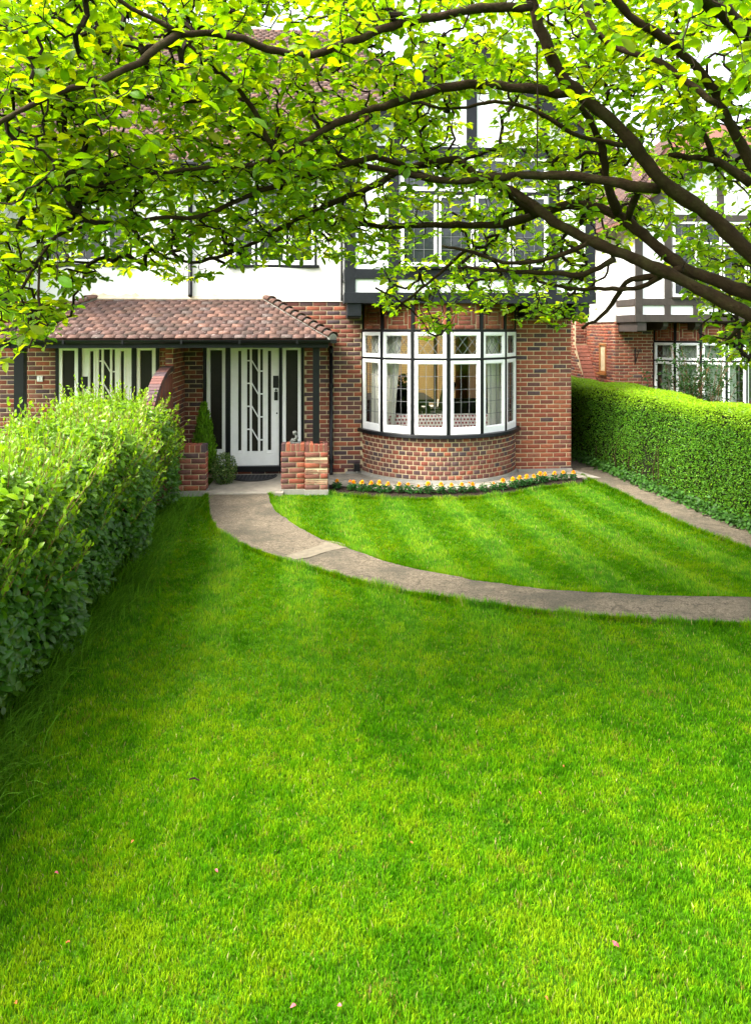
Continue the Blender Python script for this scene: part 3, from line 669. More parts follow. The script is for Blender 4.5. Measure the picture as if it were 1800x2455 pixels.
# ---------------------------------------------------------------- front doors with side lights
def door_unit(H, f, flip):
    """f maps x of the right-hand house; flip: +1 keeps the slant of the lattice"""
    def bx(g, x0, x1, y0, y1, z0, z1): a, b = sorted((f(x0), f(x1))); return g.box(a, b, y0, y1, z0, z1)
    Xp = lambda px: onY(px, 900, 0).x
    Zp = lambda py: onY(610, py, 0).z
    for a, b in ((-2.03, -1.978), (-1.668, -1.592), (-.795, -.745), (-.432, -.386)): bx(G(), a, b, -.03, .09, .145, 2.10).build('door_post', 'black_gloss', H, bevel=.004)
    bx(G(), -2.03, -.386, -.06, .10, .052, .143).build('threshold', 'black_gloss', H, bevel=.006)
    bx(G(), -2.03, -.386, -.035, .09, 2.10, 2.14).build('head_rail', 'black_gloss', H)
    for a, b in ((-1.976, -1.670), (-.743, -.434)):
        g = G(); s = .06
        bx(g, a, a+s, -.012, .05, .146, 2.098); bx(g, b-s+.005, b, -.012, .05, .146, 2.098); bx(g, a+s, b-s+.005, -.011, .05, 2.05, 2.098); bx(g, a+s, b-s+.005, -.011, .05, .146, .42)
        fr = g.build('side_light', 'paint_white', H, bevel=.004); bx(G(), a+s, b-s+.005, .02, .026, .42, 2.05).build('pane', 'dark_glass', fr)
    # door leaf: stiles and bottom panel built round real openings
    x0, x1, z0, z1 = -1.588, -.798, .147, 2.094
    op = [(Xp(571.2), Xp(578.8), Zp(1080), Zp(841)), (Xp(592.4), Xp(599.1), Zp(1082), Zp(837)), (Xp(603.9), Xp(618.8), Zp(1082), Zp(837)), (Xp(623.9), Xp(630.3), Zp(1082), Zp(837)), (Xp(642.3), Xp(650.3), Zp(1080), Zp(841))]
    g = slabs(G(), x0, x1, .0, .045, z0, z1, op)
    if f(1) < f(0): g.v = [(f(x), y, z) for x, y, z in g.v]; g.f = [q[::-1] for q in g.f]
    leaf = g.build('door', 'paint_white', H)
    bx(G(), x0+.02, x1-.02, .030, .036, z0+.2, z1-.02).build('pane', 'dark_glass', leaf)
    for i in (0, 4):   # moulded surrounds of the outer slots
        a, b, c, d = op[i]; g = G()
        bx(g, a-.034, a-.012, -.008, .002, c-.03, d+.012); bx(g, b+.012, b+.034, -.008, .002, c-.03, d+.012); bx(g, a-.034, b+.034, -.009, .002, c-.052, c-.03)
        g.build('moulding', 'paint_white', leaf, bevel=.003)
    th = .020; kz = (Zp(1082)-Zp(837))
    lb = [Zp(820+q*.1598) for q in (280, 620, 965, 1310)]; rbz = [Zp(820+q*.1598) for q in (437, 780, 1125, 1470)]
    L_, C_, R_ = op[1], op[2], op[3]
    if flip < 0: lb, rbz = rbz, lb
    for q in range(4):
        bx(G(), L_[0], L_[1], .004, .034, lb[q]-th/2, lb[q]+th/2).build('glazing_bar', 'paint_white', leaf); bx(G(), R_[0], R_[1], .004, .034, rbz[q]-th/2, rbz[q]+th/2).build('glazing_bar', 'paint_white', leaf)
        G().prism([(f(C_[0]), .006, lb[q]+.016), (f(C_[0]), .006, lb[q]-.016), (f(C_[1]), .006, rbz[q]-.016), (f(C_[1]), .006, rbz[q]+.016)], (0, .028, 0)).build('glazing_bar', 'paint_white', leaf)
    # furniture
    bx(G(), Xp(655), Xp(668), -.014, .0, Zp(930), Zp(901)).build('letter_plate', 'black_plastic', leaf, bevel=.002)
    g = G(); xm = (Xp(657.7)+Xp(666.3))/2; bx(g, Xp(657.7), Xp(666.3), -.012, .0, Zp(960), Zp(939.5)); bx(g, xm-.006, xm+.006, -.011, 0, Zp(939.5), Zp(936))
    ring = [(xm-.028, Zp(938)), (xm-.012, Zp(936.6)), (xm+.012, Zp(936.6)), (xm+.028, Zp(938)), (xm, Zp(931.5))]
    g.prism([(f(x), -.0115, z) for x, z in ring], (0, .011, 0)); g.build('handle_plate', 'black_plastic', leaf)
    g = G(); g.lathe([(.013, 0), (.013, .006), (.006, .008)], n=14); o = g.build('keyhole', 'black_plastic', leaf, mw=Matrix.Translation((f(Xp(664)), -.0, Zp(991))) @ Matrix.Rotation(R(90), 4, 'X'))
door_unit(HR, lambda x: x, 1); door_unit(HL, mir, -1)
# house number tile on the left house
g = G(); g.box(-4.675, -4.590, -.022, .0, 1.548, 1.638); nt_ = g.build('number_tile', 'tile_white', HL, bevel=.003)
cu = bpy.data.curves.new('number', 'FONT'); cu.body = '3'; cu.size = .06; cu.extrude = .001; cu.align_x = 'CENTER'; cu.align_y = 'CENTER'
to = bpy.data.objects.new('number', cu); COL.objects.link(to); dg = bpy.context.evaluated_depsgraph_get(); me = bpy.data.meshes.new_from_object(to.evaluated_get(dg)); bpy.data.objects.remove(to)
me.materials.clear(); me.materials.append(M['ink']); mobj('number', me, nt_, Matrix.Translation((-4.632, -.0235, 1.593)) @ Matrix.Rotation(R(90), 4, 'X'))
g = G()
for ix in (-4.657, -4.632, -4.607):
    for iz in (1.560, 1.625): g.box(ix-.009, ix+.009, -.0235, -.0215, iz-.004, iz+.004)
g.build('border_mark', 'ink', nt_)

# ---- pipes and small fittings on the walls
g = G(); g.tube([(.062, -.055, 2.12), (.062, -.055, .08), (.062, -.075, .035), (.062, -.12, .015)], .032, 12); dp = g.build('down_pipe', 'black_gloss', HR, smooth=True)
for z in (2.0, 1.42, .18): g = G(); g.tube([(.062, -.055, z), (.062, -.055, z+.07)], .040, 12); g.build('collar', 'black_gloss', dp)
g = G(); g.tube([(-2.226, -.075, 4.98), (-2.226, -.075, 2.97), (-2.226, -.10, 2.93)], .036, 12); g.build('down_pipe', 'black_gloss', HR, smooth=True)
g = G(); g.tube([(.235, -.05, 4.9), (.235, -.05, 2.86)], .018, 8); g.build('cable_pipe', 'black_gloss', HR)
g = G(); g.box(.435, .535, -.09, -.005, .045, .165); lb_ = g.build('wall_lamp', 'black_plastic', bevel=.008); tag(lb_, 'small black box lamp low on the wall beside the bow', 'wall lamp')
g = G(); g.lathe([(.012, -.01), (.012, .0), (.008, .006)], (.485, -.06, .036), 12); g.build('lens', 'tile_white', lb_)

# ---------------------------------------------------------------- shared porch canopy
PC = thing('porch_canopy', 'tiled hipped canopy with black gutter spanning both front doors', 'porch', (X0, -.7, 0))
PEY, PEZ, PTZ = -1.50, 2.255, 2.885; pxl, pxr, prl, prr = -4.85, .075, -3.77, -1.0
sp = np.array((0, -PEY, PTZ-PEZ)); PSL = np.linalg.norm(sp); sp = sp/PSL; NR = 12; ga = PSL/NR
T = tile_rows((0, PEY, PEZ+.006), (1, 0, 0), sp, NR, ga, lambda r: (pxl+(prl-pxl)*(r+.3)/NR, pxr+(prr-pxr)*(r+.3)/NR), .168)
deck = G().add([(pxl, PEY+.02, PEZ-.01), (pxr, PEY+.02, PEZ-.01), (prr, 0, PTZ-.01), (prl, 0, PTZ-.01), (pxr, 0, PEZ-.01), (pxl, 0, PEZ-.01)], [(0, 1, 2, 3), (1, 4, 2), (5, 0, 3), (0, 5, 4, 1)]).build('roof', 'red_wall', PC)
Lt, u_, s_, n_ = T; Lt = sorted(Lt, key=lambda t: -vis_score((t[0], 0, 0, t[1], .1)))
def tmesh(w, ci):
    k = ('t', w, ci)
    if k not in CACHE: CACHE[k] = np_mesh('roof_tile', tile_tv(w, ga+.03), np.array(TF), [4]*6, 'roof_tile', np.tile(TPAL[ci], (8, 1)))
    return CACHE[k]
for P, w_, ci, t in Lt[:300]:
    c, s2 = math.cos(t), math.sin(t); ua = u_*c+s_*s2; sa_ = s_*c-u_*s2
    mobj('roof_tile', tmesh(w_, ci), deck, Matrix(((ua[0], sa_[0], n_[0], P[0]), (ua[1], sa_[1], n_[1], P[1]), (ua[2], sa_[2], n_[2], P[2]), (0, 0, 0, 1))))
if len(Lt) > 300: tile_stuff((Lt[300:], u_, s_, n_), ga+.03, 'roof_tile', PC)
# hip ends: side slopes and bonnet tiles
for sd, xe, xrg in ((1, pxr, prr), (-1, pxl, prl)):
    a = np.array((xe, 0.0, PEZ+.006)); uu = np.array((0, 1.0, 0)) if sd == 1 else np.array((0, -1.0, 0)); ss = np.array((xrg-xe, 0, PTZ-PEZ)); sl_ = np.linalg.norm(ss); ss = ss/sl_
    nr = int(sl_/.11); T2 = tile_rows(a, uu, ss, nr, .11, (lambda r: (PEY+(0-PEY)*r/nr, 0)) if sd == 1 else (lambda r: (0, -PEY-(-PEY)*r/nr)), .168)
    tile_stuff(T2, .14, 'roof_tile', PC, 'side_tiles')
    h0 = Vector((xe+sd*.01, PEY-.01, PEZ+.02)); h1 = Vector((xrg, -.02, PTZ+.02)); hv = (h1-h0); hl = hv.length; hv.normalize(); sdv = hv.cross(Vector((0, 0, 1))).normalized(); nv = sdv.cross(hv)
    g = G(); g.tube([h0+nv*-.01, h1+nv*-.01], .066, 10); g.build('hip_mortar', 'cement', PC)
    nb = 11
    for k in range(nb):
        c = h0+hv*(hl*(k+.05)/nb); tv = []; na = 8
        for (d, r0) in ((0, .098), (.215, .066)):
            for rr in (r0, r0-.014):
                for q in range(na+1):
                    an = math.pi*(.04+.92*q/na); tv.append(c+hv*d+sdv*(math.cos(an)*rr*1.02)+nv*(math.sin(an)*rr*.92-.018+(.02 if d == 0 else 0)))
        m = na+1; fs = []
        for q in range(na): fs += [(q, q+1, 2*m+q+1, 2*m+q), (m+q+1, m+q, 3*m+q, 3*m+q+1), (q+1, q, m+q, m+q+1)]
        fs += [(0, 2*m, 3*m, m), (na, m+na, 3*m+na, 2*m+na)]
        me = np_mesh('hip_tile', np.array(tv), np.concatenate([np.array(f) for f in fs]), [4]*len(fs), 'roof_tile', np.tile(TPAL[int(rng.choice([0, 1, 3, 5, 7]))], (len(tv), 1)))
        mobj('hip_tile', me, PC)
    # cement fillet where the hip slope meets the wall
    g = G(); g.tube([(xe-sd*.06, -.02, PEZ+.05), (xrg+sd*.02, -.02, PTZ+.04)], .03, 6); g.build('fillet', 'flashing', PC)
g = G(); g.tube([(prl-.08, -.03, PTZ+.008), (prr+.08, -.03, PTZ+.008)], .032, 8); g.build('fillet', 'flashing', PC)
# gutter, fascia, ceiling
g = G(); prof = [(.05*math.cos(t), .05*math.sin(t)) for t in np.linspace(math.pi, 2*math.pi, 9)]+[(.044*math.cos(t), .044*math.sin(t)) for t in np.linspace(2*math.pi, math.pi, 9)]
g.prism([(pxl-.04, PEY-.035+y, PEZ-.012+z) for y, z in prof], (pxr-pxl+.10, 0, 0)); gt = g.build('gutter', 'black_gloss', PC)
for x in np.arange(pxl+.3, pxr, .82): g = G(); g.box(x, x+.03, PEY-.09, PEY+.02, PEZ-.07, PEZ-.008); g.build('gutter_clip', 'black_gloss', gt)
g = G(); g.box(pxr-.03, pxr+.06, PEY-.09, -.02, PEZ-.062, PEZ-.012); g.build('gutter_return', 'black_gloss', PC)
g = G(); g.box(pxl+.06, pxr-.06, PEY+.04, PEY+.13, 2.125, 2.235); g.box(pxr-.17, pxr-.065, PEY+.13, .0, 2.127, 2.235); g.box(pxl+.065, pxl+.17, PEY+.13, .0, 2.127, 2.235); g.build('fascia', 'black_timber', PC, bevel=.004)
g = G(); g.box(pxl+.17, pxr-.17, PEY+.13, -.036, 2.145, 2.165); g.build('ceiling_board', 'room_wall', PC)
G().box(-.217, -.118, -1.30, -1.20, .708, 2.126).build('post', 'black_gloss', PC, bevel=.005)
G().box(-4.503, -4.362, -1.31, -1.19, .0, 2.126).build('post', 'black_gloss', PC, bevel=.005)

# ---------------------------------------------------------------- brick garden walls by the porch
def brick_box(th, x0, x1, y0, y1, ztop, pal, soldier=True, skip=(), z0=.03):
    """a free-standing brick block: courses on the front and sides, brick-on-edge on top"""
    zc = ztop-.115 if soldier else ztop
    core = G().box(x0+.008, x1-.008, y0+.008, y1-.008, -.05, ztop-.01).build('core', 'mortar', th)
    E = []
    nrow = int(round((zc-z0)/.075)); ch = (zc-z0)/nrow
    rows = lambda L: [l for l in L if not any(a < l[1] < b for a, b in skip)]
    E += wall_bricks(rows(lay(x0, x1, z0, zc, off=x0, ch=ch)), (0, y0, 0), (1, 0, 0), (0, -1, 0), pal)
    E += wall_bricks(rows(lay(y0, y1, z0, zc, off=y0+.11, ch=ch)), (x1, 0, 0), (0, 1, 0), (1, 0, 0), pal)
    E += wall_bricks(rows([(-u, z, w, h) for u, z, w, h in lay(y0, y1, z0, zc, off=y0+.11, ch=ch)]), (x0, 0, 0), (0, -1, 0), (-1, 0, 0), pal)
    if soldier:
        n = max(int(round((x1-x0)/.075)), 1); s = (x1-x0)/n; ns = max(int(round((y1-y0)/.225)), 1)
        for i in range(n):
            ci = int(rng.choice(len(PAL), p=pal)); cx = x0+(i+.5)*s
            for j in range(ns):
                ya, yb = y0+(y1-y0)*j/ns, y0+(y1-y0)*(j+1)/ns
                g = G(); g.box(cx-s/2+.005, cx+s/2-.005, ya+(.0 if j == 0 else .005), yb, zc+.006, ztop+float(rng.normal(0, .002)))
                o = g.build('brick', 'brick', core, bevel=.004); a = o.data.attributes.new('col', 'FLOAT_COLOR', 'POINT'); a.data.foreach_set('color', np.tile([*PAL[ci], 1], 8).astype(np.float32))
    place_bricks(E, core, th, 300)
    return core
t1 = thing('low_wall', 'low brick wall stub between the leafy hedge and the porch step', 'wall', (-2.05, -1.2, 0)); brick_box(t1, -2.325, -1.772, -1.32, -1.10, .70, P_MIX)
t2 = thing('low_wall', 'narrow low brick wall at the porch step, carrying the seated statue', 'wall', (-.5, -1.2, 0)); brick_box(t2, -.682, -.334, -1.30, -1.08, .70, P_MIX)
t3 = thing('brick_pier', 'low brick pier with pale tile bands under the black porch post', 'pier', (-.16, -1.2, 0))
c3 = brick_box(t3, -.332, .008, -1.36, -1.04, .70, P_RED, skip=((.105, .18), (.255, .33), (.405, .48)))
for zb_ in (.105, .255, .405):
    for k in range(3):
        for (x0, x1) in ((-.332, -.17+random.uniform(-.04, .04)), (-.16+random.uniform(-.03, .03), .008)):
            g = G(); g.box(x0+random.uniform(0, .004), x1-.004, -1.358+random.uniform(-.004, .006), -1.05, zb_+.009+k*.023, zb_+.021+k*.023)
            o = g.build('creasing_tile', 'roof_tile', c3); a = o.data.attributes.new('col', 'FLOAT_COLOR', 'POINT'); a.data.foreach_set('color', np.tile([.30, .15, .10, 1], 8).astype(np.float32))
G().box(-.34, .016, -1.37, -1.03, -.05, .03).build('footing', 'cement', c3); G().box(-.69, -.333, -1.31, -1.07, -.05, .03).build('footing', 'cement', t2); G().box(-2.34, -1.76, -1.33, -1.09, -.05, .03).build('footing', 'cement', t1)
# party wall with swept front
PW = thing('party_wall', 'brick dividing wall with curved brick-on-edge top between the two porches', 'wall', (X0, -1.2, 0))
cy, cz, ey, ez = -.92, .72, 1.55, 1.12
arcp = [(cy-ey*math.sin(t), cz+ez*math.cos(t)) for t in np.linspace(0, math.pi/2, 15)]
ring = [(-.003, -.05), (-.003, 2.13), (-.912, 2.13), (-.912, 1.80)]+[(y+.02, z-.06) for y, z in arcp]+[(arcp[-1][0]+.01, -.05)]
pc = G().prism([(-2.440, y, z) for y, z in ring][::-1], (.108, 0, 0)).build('core', 'mortar', PW)
E = [e for e in wall_bricks(lay(-.915, -.005, 0, 2.13, off=-.9), (-2.325, 0, 0), (0, 1, 0), (1, 0, 0), P_MIX)]
E += wall_bricks(lay(-2.448, -2.325, 1.80, 2.13, off=-2.448), (0, -.92, 0), (1, 0, 0), (0, -1, 0), P_RED)
# thin upright tiles filling the sweep
y = -.935
while y > -2.35:
    q = (cy-y)/ey; top = cz+ez*math.sqrt(max(1-q*q, 0))-.10; z = 0.0
    while z < top-.03:
        hh = min(.46+random.uniform(-.03, .03), top-z)
        E.append((np.array((-2.325+random.uniform(-.004, .002), y, z+hh/2)), np.array((0, 1., 0)), np.array((1., 0, 0)), .017, round(max(hh-.01, .02), 2), int(rng.choice([1, 2, 3, 10, 11])))); z += hh
    y -= .026
place_bricks(E, pc, PW, 300, score=lambda e: vis_score(e) if e[3] > .03 else vis_score(e)*.5)
for k in range(13):
    (ya, za), (yb, zb_) = arcp[k], arcp[k+1]; m_ = Vector((0, (ya+yb)/2, (za+zb_)/2)); tt = Vector((0, yb-ya, zb_-za)); L_ = tt.length; tt.normalize(); nv = Vector((0, tt.z, -tt.y)); nv = nv if nv.z > 0 else -nv
    for j in range(2):
        c = Vector((-2.386, 0, 0))+Vector((0, ya, za))+tt*(L_*(j+.5)/2)-nv*.035; g = G(); g.obox(c, (1, 0, 0), tt, nv, .080, L_/4-.005, .04)
        o = g.build('brick', 'brick', pc, bevel=.005); a = o.data.attributes.new('col', 'FLOAT_COLOR', 'POINT'); a.data.foreach_set('color', np.tile([*PAL[random.choice([4, 5, 11, 6])], 1], 8).astype(np.float32))
# ---------------------------------------------------------------- neighbouring house, set back beyond the clipped hedge
NH = thing('house', 'detached brown-timbered brick house set back behind the clipped hedge', 'house', (9, 8, 0))
NZ = -.28; NOFF = Vector((7.22, 4.9, NZ))
nb_hole = (.585+7.22, 3.159+7.22, -1, 2.52)
nw = slabs(G(), 6.85, 12.2, 4.906, 5.10, -.3, 2.58, [nb_hole]).build('wall', 'mortar', NH)
E = wall_bricks(lay(6.846, 7.80, NZ, 2.56, off=6.846), (0, 4.9, 0), (1, 0, 0), (0, -1, 0), P_RED)
swin = (5.45, 5.88, 1.30, 2.03)
E += wall_bricks([(-u, z, w, h) for u, z, w, h in lay(4.9, 9.0, NZ, 2.56, [(swin[0], swin[1], swin[2]-.05, swin[3])], off=4.9)], (6.846, 0, 0), (0, -1, 0), (-1, 0, 0), P_RED)
place_bricks(E, nw, NH, 300, score=lambda e: vis_score(e) if camxy(np.array(e[0]))[1] < 950 and camxy(np.array(e[0]))[0] > 1370 else 0)
g = G(); g.box(6.854, 7.0, 5.10, 13, -.3, 2.58); g.build('side_wall', 'mortar', NH)
g = G(); g.box(6.82, 7.0, 4.93, 13, 2.565, 4.9); g.box(7.0, 12.2, 4.88, 5.10, 2.58, 4.9); g.build('render_wall', 'render_white', NH)
bow_window(NH, NOFF, 'black_gloss', lights=False)
g = arcband(RB-.10, RB, -.3, .715, .0); g.v = [(x+NOFF.x, y+NOFF.y, z) for x, y, z in g.v]; g.build('bow_wall', 'red_wall', NH)
jetty(NH, (6.62, 4.75, -.245), None, 'brown_timber', 'upper_glass', dep=1.10)
# side window with orange wood frame
g = G(); y0, y1, z0, z1 = swin
g.box(6.83, 6.90, y0, y0+.045, z0, z1); g.box(6.83, 6.90, y1-.045, y1, z0, z1); g.box(6.831, 6.90, y0+.045, y1-.045, z1-.05, z1); g.box(6.831, 6.90, y0+.045, y1-.045, z0, z0+.05)
sw = g.build('side_window', 'orange_wood', NH, bevel=.004); G().box(6.872, 6.878, y0+.045, y1-.045, z0+.05, z1-.05).build('pane', 'dark_glass', sw); G().box(6.79, 6.90, y0-.04, y1+.04, z0-.05, z0-.001).build('sill', 'orange_wood', sw)
# chimney breast with tiled shoulder
g = G(); g.prism([(6.556, 6.12, -.3), (6.556, 8.4, -.3), (6.556, 8.4, 5.6), (6.556, 6.80, 5.6), (6.556, 6.80, 1.95), (6.556, 6.126, 1.07)][::-1], (.292, 0, 0)); cb = g.build('chimney_breast', 'mortar', NH)
E = [e for e in wall_bricks([(-u, z, w, h) for u, z, w, h in lay(6.12, 8.4, NZ, 5.5, off=6.12)], (6.55, 0, 0), (0, -1, 0), (-1, 0, 0), P_RED) if e[0][2] < 1.0 or e[0][1]-.11 > 6.12+.68*min((e[0][2]-1.04)/.88, 1)]
E += wall_bricks(lay(6.55, 6.846, NZ, 1.0, off=6.55), (0, 6.115, 0), (1, 0, 0), (0, -1, 0), P_RED)+wall_bricks(lay(6.55, 6.846, 2.0, 5.5, off=6.55), (0, 6.794, 0), (1, 0, 0), (0, -1, 0), P_RED)
place_bricks(E, cb, NH, 0)
dv = Vector((0, .68, .88)).normalized(); nv = Vector((0, -.88, .68)).normalized()
for k in range(9):
    c_ = Vector((6.70, 6.12, 1.07))+dv*(1.112*(k+.5)/9)+nv*.022
    g = G(); g.obox(c_, (1, 0, 0), (dv-nv*.12).normalized(), (nv+dv*.12).normalized(), .155, .066, .007)
    o = g.build('shoulder_tile', 'roof_tile', cb); a = o.data.attributes.new('col', 'FLOAT_COLOR', 'POINT'); a.data.foreach_set('color', np.tile([.20, .075, .05, 1], 8).astype(np.float32))
P = [(6.5, 4.55, 4.78), (12.6, 4.55, 4.78), (12.6, 9, 8.6), (10.4, 9, 8.6), (6.5, 13.4, 4.78), (12.6, 13.4, 4.78)]
g = G(); g.add([(6.5, 4.55, 4.78), (12.6, 4.55, 4.78), (12.6, 9, 8.5), (10.6, 9, 8.5), (6.5, 13.4, 4.78), (12.6, 13.4, 4.78)], [(0, 1, 2, 3), (0, 3, 4), (4, 3, 2, 5), (0, 4, 5, 1)]); g.build('roof', 'red_wall', NH)
nsv = np.array((0, 4.45, 3.72)); nsv /= np.linalg.norm(nsv)
tile_stuff(tile_rows((0, 4.53, 4.80), (1, 0, 0), nsv, 52, .11, lambda r: (6.45+4.1*r/52.7, 8.8)), .16, 'roof_tile', NH)
hs = np.array((4.1, 0, 3.72)); hs /= np.linalg.norm(hs)
tile_stuff(tile_rows((6.47, 0, 4.80), (0, -1, 0), hs, 50, .11, lambda r: (-13.4+4.4*r/50.5, -4.55-4.45*r/50.5)), .16, 'roof_tile', NH)
# tiled verge of the gable
vv = np.array((2.36, 0, 2.36*GS)); vv /= np.linalg.norm(vv)
tile_stuff(tile_rows((GAP[0]+6.62-2.38, 3.62, GAP[1]-.245-GS*2.36+.07), (0, -1, 0), vv, 27, .11, lambda r: (-5.1, .06)), .16, 'roof_tile', NH, 'verge_tiles')
tile_stuff(tile_rows((GAP[0]-2.38, -1.13, GAP[1]-GS*2.36+.07), (0, -1, 0), vv, 27, .11, lambda r: (-5.1, .06)), .16, 'roof_tile', HR, 'verge_tiles')
vm = vv*np.array((-1, 1, 1))
tile_stuff(tile_rows((GAP[0]+2.38, -1.13, GAP[1]-GS*2.36+.07), (0, 1, 0), vm, 27, .11, lambda r: (-.06, 5.1)), .16, 'roof_tile', HR, 'verge_tiles')
# curtains inside the neighbour's bow
def curtain(name, a, b, z0, z1, matn, folds, amp, label, cat, group=None, gather=0.0):
    a = Vector(a); b = Vector(b); t = b-a; L = t.length; t.normalize(); nn = Vector((t.y, -t.x, 0)); g = G(); N = folds*8; vs = []; rows = 6
    for r in range(rows+1):
        z = z0+(z1-z0)*r/rows; sq = 1-gather*math.sin(math.pi*(1-r/rows)*.5)
        for i in range(N+1):
            u = i/N*L*sq; d = amp*math.sin(i/8*2*math.pi+.6*math.sin(r*.9))*(1+.3*math.sin(i*.37)); p = a+t*u+nn*d; vs.append((p.x, p.y, z))
    g.add(vs, [(r*(N+1)+i, r*(N+1)+i+1, (r+1)*(N+1)+i+1, (r+1)*(N+1)+i) for r in range(rows) for i in range(N)])
    o = g.build(name, matn, smooth=True); sm = o.modifiers.new('thick', 'SOLIDIFY'); sm.thickness = .004
    return tag(o, label, cat, group)
for k, (ta, tb_) in enumerate(((-1.15, -.45), (-.40, .30))):
    p, q = arc(ta, 1.20, 0)+NOFF, arc(tb_, 1.20, 0)+NOFF
    curtain('curtain', (p.x, p.y, 0), (q.x, q.y, 0), .30, 2.0, 'curtain_green', 9, .022, ('pale green curtain at the side light of the set-back house', 'pale green curtain at the middle lights of the set-back house')[k], 'curtain')
g = G(); g.box(7.82, 10.36, 6.2, 6.3, -.3, 2.5); g.box(7.80, 10.40, 5.1, 6.3, 2.40, 2.55); g.build('room_wall', 'dark_wood', NH)
G().box(7.80, 10.40, 4.3, 6.19, -.1, .0).build('room_floor', 'room_floor', NH)
for x in (7.72, 10.40): G().box(x, x+.08, 5.11, 6.3, -.1, 2.5).build('room_wall', 'dark_wood', NH)
# hanging-basket bracket on the neighbour's wall
g = G(); p = Vector((7.34, 4.885, 0)); g.box(7.325, 7.345, 4.87, 4.895, 1.55, 1.95); g.tube([(7.335, 4.88, 1.58), (7.335, 4.68, 1.86), (7.335, 4.55, 1.93)], .009, 6); g.tube([(7.335, 4.885, 1.90), (7.335, 4.56, 1.92)], .007, 6)
tag(g.build('basket_bracket', 'black_plastic'), 'black iron hanging-basket bracket on the brick wall of the set-back house', 'bracket')

# ---------------------------------------------------------------- the room behind the bow
g = G(); g.box(.2, .30, .21, 8.05, .10, 2.66); g.build('room_wall', 'room_wall', HR)
g = G(); g.box(3.90, 3.985, .21, 8.05, .10, 2.66); g.build('room_wall', 'room_wall', HR)
g = G(); g.box(.3, 3.90, .21, 8.05, 2.66, 2.75); g.prism([arc(t, 1.28, 2.662) for t in np.linspace(-BPHI, BPHI, 15)]+[Vector((3.07, .209, 2.662)), Vector((.67, .209, 2.662))], (0, 0, .085)); g.build('ceiling', 'panel_white', HR)
g = G(); g.box(.3, 3.90, .21, 8.05, .02, .12); g.prism([arc(t, 1.24, .02) for t in np.linspace(-BPHI, BPHI, 15)]+[Vector((3.03, .209, .02)), Vector((.71, .209, .02))], (0, 0, .098)); g.build('room_floor', 'room_floor', HR)
# rear glazed doors: brown posts, pale blinds
for x in (.98, 1.66, 2.30, 2.94, 3.55): G().box(x, x+.10, 7.98, 8.10, .2, 2.35).build('rear_post', 'wood', HR)
for k, (a, b) in enumerate(((1.09, 1.655), (1.765, 2.295), (2.405, 2.935), (3.045, 3.545))):
    bl = thing('blind', ('cream slatted blind behind the potted plant in the back room', 'cream slatted blind behind the dining table', 'cream slatted blind behind the dining chairs', 'cream slatted blind nearest the side path in the back room')[k], 'blind', ((a+b)/2, 7.9, .3))
    for i in range(36): G().obox(((a+b)/2, 7.90, .32+i*.055), (1, 0, 0), Vector((0, .5, .86)).normalized(), Vector((0, -.86, .5)).normalized(), (b-a)/2-.01, .026, .0015).build('slat', 'blind', bl)
    for xx in (a+.1, b-.1): G().box(xx, xx+.003, 7.895, 7.898, .3, 2.33).build('cord', 'curtain', bl)
FN = thing('garden_fence', 'brown close-boarded fence of the back garden, glimpsed through the house', 'fence', (2, 13, 0))
for i in range(56): G().box(-2.2+i*.15, -2.2+i*.15+.144, 13.0, 13.02, -.04, 2.35+.012*math.sin(i*2.1)).build('board', 'fence_board', FN)
for z in (.5, 1.9): G().box(-2.2, 6.2, 13.021, 13.07, z, z+.08).build('rail', 'fence_board', FN)
gg = G(); gg.box(-2.3, 5.2, 8.21, 12.9, -.05, -.03); tag(gg.build('patio', 'concrete'), kind='structure')
# spotted sofa with its back to the window
def rbox(x0, x1, y0, y1, z0, z1): return G().box(x0, x1, y0, y1, z0, z1)
sf = thing('sofa', 'white sofa with dark red spots, its back against the bow window', 'sofa', (1.85, .1, .12))
rbox(.98, 2.78, -.34, -.14, .30, 1.0).build('backrest', 'spots', sf, bevel=.05); rbox(.98, 2.78, -.14, .55, .30, .56).build('seat', 'spots', sf, bevel=.05)
for x in (.96, 2.72): rbox(x, x+.14, -.32, .56, .25, .72).build('arm', 'spots', sf, bevel=.04)
for x in (1.0, 2.70):
    for y in (-.28, .48): rbox(x, x+.06, y, y+.06, .12, .30).build('leg', 'dark_wood', sf)
# second dark sofa in the middle of the room
s2 = thing('sofa', 'dark brown sofa in the room behind the spotted one', 'sofa', (2.9, 2.2, .12))
rbox(2.25, 3.85, 1.75, 2.0, .25, 1.05).build('backrest', 'leather', s2, bevel=.05); rbox(2.25, 3.85, 2.0, 2.65, .25, .58).build('seat', 'leather', s2, bevel=.05)
for x in (2.18, 3.72): rbox(x, x+.14, 1.75, 2.65, .12, .75).build('arm', 'leather', s2, bevel=.04)
tb = thing('dining_table', 'dark wood dining table with glossy top seen through the bow', 'table', (1.45, 4.0, .12))
rbox(.75, 2.25, 3.2, 4.9, .84, .90).build('tabletop', 'dark_wood', tb, bevel=.006); rbox(.85, 2.15, 3.3, 4.8, .76, .84).build('apron_rail', 'dark_wood', tb)
for x in (.82, 2.08):
    for y in (3.28, 4.72): rbox(x, x+.10, y, y+.10, .12, .76).build('leg', 'dark_wood', tb)
